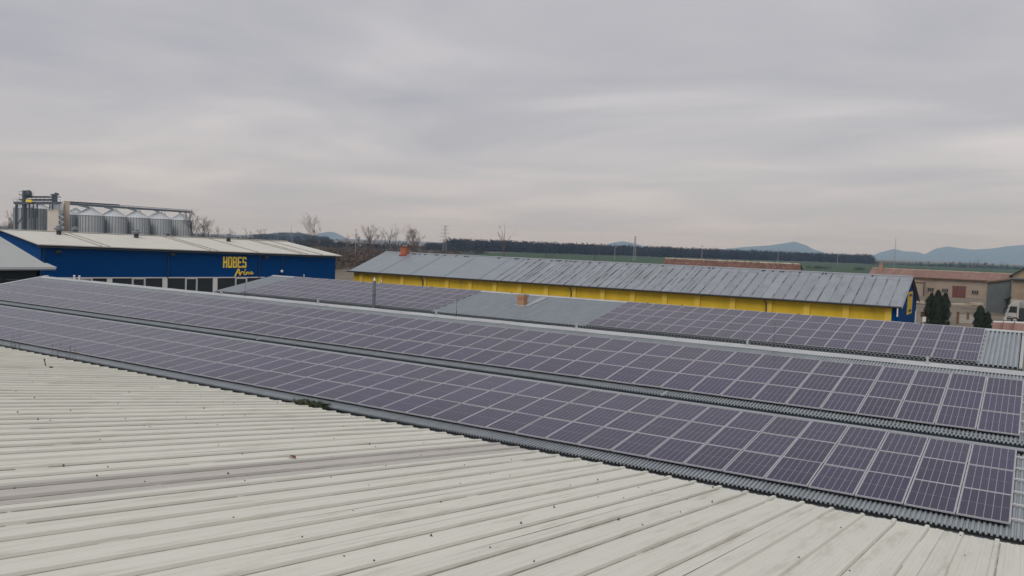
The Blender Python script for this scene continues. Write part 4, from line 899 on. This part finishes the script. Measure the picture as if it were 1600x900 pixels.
b = MB(); za = at_depth(1584, 468, tk).z; qq = [a_ - d * .05 + up * (za - 2.2), c_ - d * .05 + up * (za - 2.2), c_ + up * (za - 2.2), a_ + up * (za - 2.2)]; b.hexa(qq + [q_ + up * 2.2 for q_ in qq]); b.build('loading_panel', M['mortar'], tn)
gk = 190.0; a_ = ground_at(1583.5, gk); c_ = ground_at(1650, gk); z0 = at_depth(1583.5, 430.5, gk).z; zp = at_depth(1616, 412, gk).z; d = Vector((0, 1, 0)) * 25; mid = (a_ + c_) / 2
tg = empty('tan_gabled_house', (0, 0, 0)); tag(tg, 'tan gabled house with dark roof edge at the far right', 'house')
b = MB(); b.prism([a_, c_, c_ + up * z0, mid + up * zp, a_ + up * z0], d); b.build('wall', mat('ochre_wall', (0.34, 0.27, 0.18), .9, var=.1, scale=.5), tg)
b = MB(); s_ = (c_ - a_).normalized() * .8
for (p0, p1) in ((a_ - s_ + up * (z0 - .45), mid + up * zp), (c_ + s_ + up * (z0 - .45), mid + up * zp)):
    qq = [p0 - d * .03, p1 - d * .03, p1 + d, p0 + d]; b.hexa(qq + [q_ + up * .35 for q_ in qq])
b.build('roof', M['darkm'], tg)

# white lorry, nose to the left
tr0 = at_z(1573, 504.5, 0.0); tr = empty('white_lorry', tr0, R(-14)); tag(tr, 'white lorry with its cab facing left, cut by the right edge', 'lorry'); lorry_white = mat('dusty_white_paint', (0.42, 0.41, 0.39), .6, var=.15, scale=2)
b = MB(); b.prism([(0.15, -1.15, .55), (0.0, -1.15, 1.35), (0.12, -1.15, 1.6), (0.42, -1.15, 2.75), (0.75, -1.15, 3.05), (1.75, -1.15, 3.1), (1.8, -1.15, .55)], (0, 2.3, 0)); b.build('cab', lorry_white, tr)
b = MB(); b.hexa([(0.10, -1.0, 1.68), (0.10, 1.0, 1.68), (0.16, 1.0, 1.68), (0.16, -1.0, 1.68), (0.36, -1.0, 2.62), (0.36, 1.0, 2.62), (0.44, 1.0, 2.62), (0.44, -1.0, 2.62)]); b.build('windscreen', M['glass'], tr)
b = MB(); b.prism([(0.42, -1.165, 1.65), (0.66, -1.165, 2.6), (1.5, -1.165, 2.6), (1.5, -1.165, 1.65)], (0, .02, 0)); b.build('side_window', M['glass'], tr)
b = MB(); b.prism([(0.5, -1.0, 3.02), (0.95, -1.0, 3.3), (1.7, -1.0, 3.32), (1.7, -1.0, 3.02)], (0, 2.0, 0)); b.build('roof_fairing', lorry_white, tr)
b = MB(); b.box((-.12, -1.2, .45), (.3, 1.2, .95)); b.build('bumper', lorry_white, tr)
for s_ in (-1, 1): b = MB(); b.box((-.10, s_ * 1.42 - .14, 1.75), (.02, s_ * 1.42 + .14, 2.45)); b.bar((0.02, s_ * 1.42, 2.3), (.45, s_ * 1.15, 2.4), .05); b.build('mirror', M['darkm'], tr)
b = MB(); b.box((1.9, -1.1, .6), (2.5, 1.1, 2.4)); b.build('air_intake', M['darkm'], tr)
b = MB(); b.box((0.25, -1.17, .62), (1.0, -1.152, .9)); b.box((0.35, -1.17, 1.0), (0.9, -1.152, 1.08)); b.build('cab_step', M['darkm'], tr)
b = MB(); b.bar((1.52, -1.162, .95), (1.52, -1.162, 2.7), .02); b.bar((.42, -1.162, .95), (.42, -1.162, 1.62), .02); b.build('door_seam', M['darkm'], tr)
for s_ in (-.75, .75): b = MB(); b.box((-.135, s_ - .18, .6), (-.118, s_ + .18, .8)); b.build('headlight', M['glass'], tr)
b = MB(); b.box((1.85, -.45, .7), (11.5, .45, 1.0)); b.build('chassis', M['darkm'], tr)
b = MB(); b.box((2.6, -1.2, 1.1), (11.5, 1.2, 1.35)); b.box((2.6, -1.2, 1.35), (2.75, 1.2, 2.9)); b.build('load_bed', M['mortar'], tr)
for xx in (1.35, 3.0, 6.8, 8.1):
    for s_ in (-1, 1):
        wl = empty('wheel', (xx, s_ * 1.0, .52)); wl.parent = tr; wl.rotation_euler = (math.pi / 2, 0, 0)
        b = MB(); b.lathe([(.30, -.16), (.50, -.16), (.53, -.1), (.53, .1), (.50, .16), (.30, .16)], 20); b.build('tyre', M['rubber'], wl)
        b = MB(); b.lathe([(0, -.10), (.12, -.12), (.30, -.04), (.31, .1), (.12, .12), (0, .12)], 16); b.build('rim', M['flash'], wl)

# packs of bricks on pallets
labp = ['left pack of pink wrapped bricks by the lorry wheels', 'middle pack of pink wrapped bricks by the lorry wheels', 'right pack of pink wrapped bricks at the picture edge']
for i, (xa, xb) in enumerate(((1558.5, 1573.5), (1575, 1591), (1592.5, 1608))):
    kk = 108 - i * .8; a_ = ground_at(xa, kk); c_ = ground_at(xb, kk); zt_ = at_depth((xa + xb) / 2, 503.5 + i * .6, kk).z; d = Vector((0, 1.2, 0))
    pk = empty('brick_pack', (0, 0, 0)); tag(pk, labp[i], 'brick pack', 'packs of bricks beside the lorry')
    b = MB(); qq = [a_, c_, c_ + d, a_ + d]
    for lv in range(5): z0_, z1_ = .15 + (zt_ - .25) * lv / 5, .15 + (zt_ - .25) * (lv + .93) / 5; b.hexa([q_ + up * z0_ for q_ in qq] + [q_ + up * z1_ for q_ in qq])
    b.build('brick_layer', M['pink'], pk)
    b = MB(); b.hexa([q_ + up * .0 for q_ in qq] + [q_ + up * .13 for q_ in qq]); b.build('pallet', M['post'], pk)
    b = MB(); b.hexa([q_ + up * (zt_ - .09) for q_ in qq] + [q_ + up * (zt_ + .04) for q_ in qq]); b.build('wrap_sheet', M['white'], pk)

# thuja columns
def thuja(x, ytop, kk, wid, label, seed):
    rr = random.Random(seed); p_ = ground_at(x, kk); h_ = at_depth(x, ytop, kk).z
    t_ = empty('thuja', p_); tag(t_, label, 'conifer', 'dark thuja conifers in the yard')
    b = MB(); b.tube([(0, 0, 0), (0, 0, h_ * .8)], [.09, .03], 6); b.build('trunk', M['bark'], t_)
    b = MB()
    for i in range(2600):
        z_ = rr.random() ** .85; rad = wid * (1 - max(0, (z_ - .6) / .42) ** 2.2) * min(1, .55 + z_ * 2.2) * (1 + .16 * math.sin(z_ * 23 + seed) ) ; t = rr.random() * 2 * math.pi
        r0 = rad * (rr.random() ** .28); c_ = Vector((r0 * math.cos(t), r0 * math.sin(t), z_ * h_)); q = .11
        o_ = Vector((math.cos(t), math.sin(t), 0)); s_ = Vector((-math.sin(t), math.cos(t), 0)) * q * rr.uniform(.4, .8)
        b.add([c_ - s_, c_ + s_, c_ + o_ * q * .5 + Vector((0, 0, q * rr.uniform(1.2, 2.6)))], [(0, 1, 2)])
    b.build('crown', M['conifer'], t_)
for i, (x, yt, kk, wd, lb) in enumerate(((1459.5, 460, 104, .8, 'left column of the tall thuja clump'), (1469.5, 455, 103, .85, 'tallest thuja, middle of the clump in the yard'), (1481, 459.5, 104, .7, 'right column of the tall thuja clump'), (1537, 480, 100, .7, 'taller of the two small thujas near the brick packs'), (1549, 489.5, 100, .48, 'smallest thuja right beside the brick packs'), (1600, 553, 52, .30, 'dark conifer tip at the right picture edge beyond the far roof'))):
    thuja(x, yt, kk, wd, lb, i + 2)
# loose yard things
def yard_box(name, x0, x1, ya, yb, kk, dep, mt, label, cat, legs=False):
    a_ = ground_at(x0, kk); c_ = ground_at(x1, kk); zt_ = at_depth(x0, ya, kk).z; zb = max(0.0, at_depth(x0, yb, kk).z); d = Vector((0, dep, 0))
    b = MB(); qq = [a_, c_, c_ + d, a_ + d]; b.hexa([q_ + up * zb for q_ in qq] + [q_ + up * zt_ for q_ in qq])
    b.hexa([q_ + up * (zt_ + .01) - d * .04 for q_ in qq] + [q_ + up * (zt_ + .07) - d * .04 for q_ in qq])
    return tag(b.build(name, mt), label, cat)
yard_box('white_cabinet', 1428.5, 1436.5, 486.5, 515, 98, .6, M['white'], 'tall white cabinet beside the blue gable', 'cabinet')
yard_box('white_meter_box', 1447.5, 1452.5, 496.5, 503.5, 101, .4, M['white'], 'small white box left of the tall thuja clump', 'box')
yard_box('water_tank', 1444, 1452, 488.5, 496, 106, 1.0, M['post'], 'dark brown tank beside the tall thuja clump', 'tank')
yard_box('timber_post', 1500, 1504.5, 488.5, 515, 116, .4, M['post'], 'left brown timber post in front of the pale slab', 'post')
yard_box('timber_post', 1516, 1520, 489.5, 500, 117, .4, M['post'], 'right brown timber post in front of the pale slab', 'post')
yard_box('concrete_trough', 1502, 1532, 494.5, 515, 119, 1.0, M['mortar'], 'grey concrete trough between the two thuja groups', 'trough')
rr = random.Random(4)
for i, (x, y) in enumerate(((1442, 475), (1449, 473.5), (1488, 476.5), (1496, 478), (1507, 477), (1518, 477.5), (1527, 475.5))):
    p_ = at_z(x, y, 0.1); b = MB(); l = rr.uniform(2.2, 4.2); an = rr.uniform(-.5, .5); e1 = Vector((math.cos(an), math.sin(an), 0)); e2 = Vector((-e1.y, e1.x, 0))
    for q in range(3): o_ = p_ + up * (.02 + q * .14) + e2 * rr.uniform(-.2, .2) + e1 * rr.uniform(-.3, .3); b.bar(o_ - e1 * l / 2, o_ + e1 * l / 2, .9, .12)
    tag(b.build('slab_stack', M['slab']), ['short pale slab stack beside the barn porch', 'pale slab stack left of the tall thuja clump', 'pale slab stack just right of the tall thuja clump', 'second pale slab stack right of the tall thuja clump', 'pale slab stack below the red barn door', 'pale slab stack below the barn window', 'rightmost pale slab stack before the grey shed'][i], 'slabs', 'slab stacks in the yard')

# pale wall and yard strip between arena and yellow hall
wa = at_z(505, 426.5, 0); wc = at_z(556, 425.5, 0); b = MB(); e_ = (wc - wa).normalized(); n_ = Vector((-e_.y, e_.x, 0)) * .2
b.hexa([wa - n_, wc - n_, wc + n_, wa + n_] + [q_ + up * .55 for q_ in (wa - n_, wc - n_, wc + n_, wa + n_)])
b.hexa([q_ + up * .56 for q_ in (wa - n_ * 1.4, wc - n_ * 1.4, wc + n_ * 1.4, wa + n_ * 1.4)] + [q_ + up * .66 for q_ in (wa - n_ * 1.4, wc - n_ * 1.4, wc + n_ * 1.4, wa + n_ * 1.4)])
tag(b.build('low_wall', M['slab']), 'low pale wall in the gap between arena and yellow hall', 'wall')

# ------------------------------------------------------------------ bare trees
def bare_tree(x, ytop, kk, label, seed, mt='twig', spread=.5, dens=1.0, grp='bare trees along the skyline', fork=0.3):
    rr = random.Random(seed); p_ = ground_at(x, kk); h_ = max(3.0, at_depth(x, ytop, kk).z)
    t_ = empty('bare_tree', p_); tag(t_, label, 'tree', grp)
    tb_, cb = MB(), MB()
    minr = kk * 0.00005
    def grow(p, d, ln, r0, lev, mb):
        n_ = 3; pts = [p]; dd = d.copy()
        for i in range(n_):
            dd = (dd + Vector((rr.gauss(0, .13), rr.gauss(0, .13), rr.uniform(0, .10)))).normalized(); pts.append(pts[-1] + dd * ln / n_)
        mb.tube(pts, [max(minr, r0 * (1 - .5 * i / n_)) for i in range(n_ + 1)], 5 if lev < 2 else 3, cap=False)
        if lev >= (4 if kk < 600 else 3): return
        nb = max(2, int(rr.choice((3, 4, 4, 5)) * dens)) if lev else int(8 * dens)
        for i in range(nb):
            f_ = (fork + (1 - fork) * (i + rr.random()) / nb) if lev == 0 else rr.uniform(.3, 1.0)
            q = f_ * n_; j = min(n_ - 1, int(q)); bp = pts[j].lerp(pts[j+1], q - j)
            az = rr.random() * 2 * math.pi; sp_ = spread * rr.uniform(.6, 1.25)
            nd = (dd * 1.0 + Vector((math.cos(az), math.sin(az), rr.uniform(-.05, .35))) * sp_ * 1.3).normalized()
            grow(bp, nd, ln * rr.uniform(.46, .66) * (1.0 - .35 * f_ if lev == 0 else 1), r0 * (1 - .5 * f_) * .5, lev + 1, cb)
        if lev == 0: grow(pts[-1], dd, ln * .35, r0 * .5, 2, cb)
    grow(Vector((0, 0, -.1)), Vector((rr.gauss(0, .03), rr.gauss(0, .03), 1)).normalized(), h_ * .68, h_ * .017, 0, tb_)
    tb_.build('trunk', M['bark'], t_); cb.build('crown', M[mt], t_)
T = [(490, 337, 300, 'lone bare tree with a wide forked crown right of the arena roof', 'twig', .62, 1.1, .2),
     (574, 352.5, 310, 'russet bare tree left of the red brick chimney', 'twig_red', .5, 1.1, .3),
     (582, 351.5, 300, 'slender dark bare tree left of the red brick chimney', 'twig', .35, .8, .45),
     (604, 352, 360, 'thin bare tree just left above the red chimney', 'twig', .45, .8, .3),
     (617, 361, 400, 'small thin bare tree behind the red chimney', 'twig', .5, .8, .3),
     (630, 365, 420, 'tiny thin bare tree above the red chimney', 'twig', .5, .8, .3),
     (657, 351.5, 290, 'broad bare tree right of the red chimney', 'twig_red', .6, 1.2, .25),
     (790, 352, 290, 'tall narrow bare tree standing alone above the sheet roof', 'twig', .3, .7, .5),
     (852, 379, 260, 'small forked bare tree above the streaked roof sheets', 'twig', .55, .6, .35),
     (922, 381, 250, 'leaning forked bare tree in front of the green field', 'twig', .7, .6, .2),
     (303, 329, 330, 'tall bare tree touching the last silo', 'twig', .45, 1.0, .25),
     (312, 334, 340, 'bare tree just right of the last silo', 'twig', .55, 1.0, .25),
     (329, 345, 340, 'smaller bare tree second right of the silos', 'twig', .55, .9, .25),
     (347, 352, 360, 'low bare tree third right of the silos', 'twig', .6, .9, .25),
     (362, 356, 380, 'low bare tree above the arena roof middle', 'twig', .6, .9, .25),
     (382, 357, 400, 'low bare tree above the arena roof right of middle', 'twig', .6, .9, .25),
     (408, 356, 420, 'low bare tree above the arena roof right part', 'twig', .6, .9, .25),
     (4, 334, 300, 'bare tree at the left picture edge', 'twig', .6, 1.1, .2),
     (14, 337, 310, 'bare tree between picture edge and silos', 'twig', .6, 1.1, .2),
     (22, 341, 330, 'low bare tree next to the leftmost silo', 'twig', .6, 1.1, .2),
     (540, 366, 520, 'distant small bare tree left of the pale pole', 'twig', .5, .8, .3),
     (563, 364, 520, 'distant small bare tree right of the pale pole', 'twig', .5, .8, .3),
     (592, 362, 520, 'distant small bare tree between the paired trees and chimney', 'twig', .5, .8, .3),
     (645, 366, 480, 'distant small bare tree left of the broad tree', 'twig', .5, .8, .3)]
for i, (x, yt, kk, lb, mt_, sp_, de, fk) in enumerate(T): bare_tree(x, yt, kk, lb, 40 + i, mt_, sp_, de, fork=fk)
# tree row on the far right plain
fx = [(1440, 408), (1452, 407.5), (1478, 409), (1486, 408.5), (1491, 408), (1497, 407.8), (1503, 409), (1511, 408.5), (1517, 409), (1524, 407.5), (1529, 406.5), (1537, 407.5), (1542, 409), (1550, 410), (1565, 409.5), (1573, 411)]
for i, (x, yt) in enumerate(fx):
    bare_tree(x, yt, 900 + 20 * (i % 3), '%s bare tree from the left in the far hazy row above the beige barn' % ['first', 'second', 'third', 'fourth', 'fifth', 'sixth', 'seventh', 'eighth', 'ninth', 'tenth', 'eleventh', 'twelfth', 'thirteenth', 'fourteenth', 'fifteenth', 'last'][i], 90 + i, 'twig', .65, 1.0, 'far tree row above the beige barn', .15)

# ------------------------------------------------------------------ woods and brush (uncountable)
def tufts(name, spots, mt, label, n_per, hrange, wr, seed, spike=0.5, q=(.07, .16)):
    qr = q
    rr = random.Random(seed); b = MB()
    for (p_, s_) in spots:
        h_ = rr.uniform(*hrange) * s_; w_ = h_ * wr * rr.uniform(.8, 1.3)
        for i in range(n_per):
            t = rr.random() * 2 * math.pi; r0 = w_ * math.sqrt(rr.random()); z_ = h_ * rr.random() ** .8 * (1 - .45 * (r0 / w_) ** 2)
            c_ = p_ + Vector((r0 * math.cos(t), r0 * math.sin(t), z_)); q = h_ * rr.uniform(*qr)
            d1 = Vector((rr.gauss(0, 1), rr.gauss(0, 1), rr.gauss(0, .5))).normalized() * q * .6; d2 = Vector((rr.gauss(0, spike), rr.gauss(0, spike), 1.2)) * q
            b.add([c_ - d1, c_ + d1, c_ + d2], [(0, 1, 2)])
    return tag(b.build(name, mt), label, kind='stuff')
rr = random.Random(11); spots = []
for i in range(3600):
    x = rr.uniform(668, 1362); k0 = 860 + (x - 668) * .42
    spots.append((ground_at(x, k0 + rr.random() ** 1.6 * 330), 1.0 * (0.55 if x < 700 else 1)))
tufts('bare_forest', spots, M['wood'], 'dark leafless forest along the far side of the fields', 55, (10, 14.2), .5, 5, q=(.05, .11))
spots = [(ground_at(rr.uniform(470, 760), rr.uniform(620, 900)), rr.uniform(.5, 1)) for i in range(500)] + [(ground_at(rr.uniform(-60, 520), rr.uniform(600, 1000)), rr.uniform(.6, 1)) for i in range(700)]
tufts('far_scrub', spots, M['wood'], 'dark scrub and copses behind arena and silos', 30, (4, 9), .5, 6)
spots = []
hillp = [(395, 368), (420, 364), (440, 362), (470, 362.5), (490, 367), (515, 374)]
for i in range(900):
    x = rr.uniform(397, 513); f_ = rr.random() ** .7
    for (xa, ya), (xb, yb) in zip(hillp[:-1], hillp[1:]):
        if xa <= x <= xb: yy = ya + (yb - ya) * (x - xa) / (xb - xa)
    q_ = ground_at(x, 1900 - 250 * (1 - f_)); q_.z = max(0, ((381.8 + .0372 * (x - 800) - yy) * 1900 / F_PX + CAM_H) * f_ - 10.0); spots.append((q_, 1.0))
tufts('hill_wood', spots, M['wood'], 'dark leafless wood covering the low hill behind the arena', 26, (7, 12), .55, 33)
spots = [(ground_at(rr.uniform(1355, 1640), rr.uniform(1050, 1250)), rr.uniform(.5, 1)) for i in range(420)]
tufts('far_hedge', spots, M['hedge'], 'low dark hedge line on the far right plain', 26, (3, 7), .8, 8)
spots = []
for i in range(900):
    x = rr.uniform(500, 720); spots.append((ground_at(x, rr.uniform(225, 520)), rr.uniform(.6, 1.1)))
tufts('brushwood', spots, M['brush'], 'brown leafless brushwood between arena and yellow hall', 110, (1.8, 4.2), .7, 9, .8)
spots = [(ground_at(rr.uniform(505, 900), rr.uniform(230, 480)), rr.uniform(.5, 1)) for i in range(260)]
tufts('dry_grass', spots, M['brush_p'], 'pale dry grass clumps among the brown brushwood', 60, (.8, 1.9), 1.1, 10, .6)
for i, (x0, x1, k0, lab) in enumerate(((1095, 1225, 620, 'dark hedge strip left part across the green field'), (1262, 1295, 560, 'dark bush strip in the green field right of the tiled shed'), (1335, 1350, 560, 'short dark bush strip left of the beige barn'), (1400, 1470, 640, 'dark bush strip behind the beige barn roof'), (1475, 1570, 560, 'long dark bush strip behind the beige barn ridge'))):
    spots = [(ground_at(rr.uniform(x0, x1), k0 + rr.uniform(-12, 12)), 1) for _ in range(int((x1 - x0) * 1.2))]
    tufts('field_hedge', spots, M['hedge'], lab, 26, (1.4, 2.6), 1.0, 20 + i)
p_ = ground_at(722, 300); tufts('pale_shrub', [(p_, 1.0), (p_ + RIGHT * 3, .9), (p_ - RIGHT * 2, .6)], mat('silvery_willow', (0.30, 0.27, 0.23), .95), 'pale rounded willow shrub above the sheet roof', 160, (3.6, 4.6), .7, 31)

# ------------------------------------------------------------------ pylons, poles and mast
def pylon(x, ytop, kk, label, arms=4, wbase=2.6, aw=5.0):
    p_ = ground_at(x, kk); h_ = at_depth(x, ytop, kk).z; t_ = empty('power_pylon', p_, YAW * 0 + R(40)); tag(t_, label, 'pylon', 'power pylons on the plain')
    b = MB(); th = max(.16, kk * .00022)
    for sx in (-1, 1):
        for sy in (-1, 1): b.bar((sx * wbase / 2, sy * wbase / 2, 0), (sx * .25, sy * .25, h_), th)
    nz_ = 10
    for i in range(nz_):
        z0, z1 = h_ * i / nz_, h_ * (i + 1) / nz_; w0 = wbase / 2 + (.25 - wbase / 2) * i / nz_; w1 = wbase / 2 + (.25 - wbase / 2) * (i + 1) / nz_
        for s_ in (-1, 1): b.bar((-w0 * s_, -w0, z0), (w1 * s_, -w1, z1), th * .6); b.bar((-w0, -w0 * s_, z0), (-w1, w1 * s_, z1), th * .6)
    b.build('lattice', M['pylon'], t_)
    for i in range(arms):
        b = MB(); z_ = h_ * (.97 - i * .115); l = aw * (.55 + .16 * i); b.bar((-l, 0, z_), (l, 0, z_), th * .9); b.bar((-l, 0, z_), (0, 0, z_ + .9), th * .6); b.bar((l, 0, z_), (0, 0, z_ + .9), th * .6); b.build('cross_arm', M['pylon'], t_)
pylon(695, 352.5, 520, 'dark power pylon with several cross arms above the sheet roof', 5, 2.6, 3.4)
pylon(992, 369, 640, 'pale slender pylon right of the small blue hill', 3, 2.0, 1.2)
def pole(name, x, ytop, kk, r_, label, mt='pylon', cat='pole', top=None):
    p_ = ground_at(x, kk); h_ = at_depth(x, ytop, kk).z; b = MB(); b.tube([(0, 0, 0), (0, 0, h_)], [r_, r_ * .6], 6)
    b.bar((-r_ * 5, 0, h_ - r_ * 4), (r_ * 5, 0, h_ - r_ * 4), r_ * .9); b.lathe([(r_ * 1.6, 0), (r_ * 1.6, .4), (r_, .6)], 6)
    o = b.build(name, M[mt]); o.location = p_; return tag(o, label, cat)
pole('utility_pole', 556, 357.5, 330, .13, 'thin pale utility pole in the brushwood')
pole('utility_pole', 961, 380, 700, .28, 'short pale pole left of the slender pylon')
pole('utility_pole', 1097, 383, 760, .30, 'pale pole in front of the forest above the tiled shed')
pole('utility_pole', 1216, 389, 800, .26, 'faint pale pole below the pointed mountain')
pole('utility_pole', 1309, 396, 820, .26, 'faint pale pole at the right end of the forest')
pole('radio_mast', 455, 352, 1700, .4, 'faint mast on the wooded hill', cat='mast')
ms = empty('radio_mast', ground_at(1398, 620)); tag(ms, 'tall thin banded radio mast in front of the mountain range', 'mast')
hm = at_depth(1398, 371, 620).z; nm = 12
for i in range(nm):
    b = MB(); b.tube([(0, 0, hm * i / nm), (0, 0, hm * (i + 1) / nm)], .20 if i < 9 else .12, 6); b.build('mast_section', M['pylon'] if i % 2 else mat('mast_grey', (.22, .2, .2), .7), ms)

# ------------------------------------------------------------------ haze over the plain
HZ = 12500
b = MB(); b.box((-HZ, -1500, -1.0), (5000, HZ, 240)); hzo = b.build('haze', None); hzo.data.materials.clear()
hm_ = bpy.data.materials.new('haze_air'); hm_.use_nodes = True; t = hm_.node_tree; t.nodes.clear()
ho = t.nodes.new('ShaderNodeOutputMaterial'); pv = t.nodes.new('ShaderNodeVolumePrincipled'); pv.inputs['Color'].default_value = (0.36, 0.63, 1.0, 1); pv.inputs['Absorption Color'].default_value = (1, 1, 1, 1); pv.inputs['Density'].default_value = 1.35e-4; pv.inputs['Anisotropy'].default_value = 0.1
t.links.new(pv.outputs[0], ho.inputs['Volume']); hzo.data.materials.append(hm_); tag(hzo, 'thin bluish haze hanging over the plain', kind='stuff')
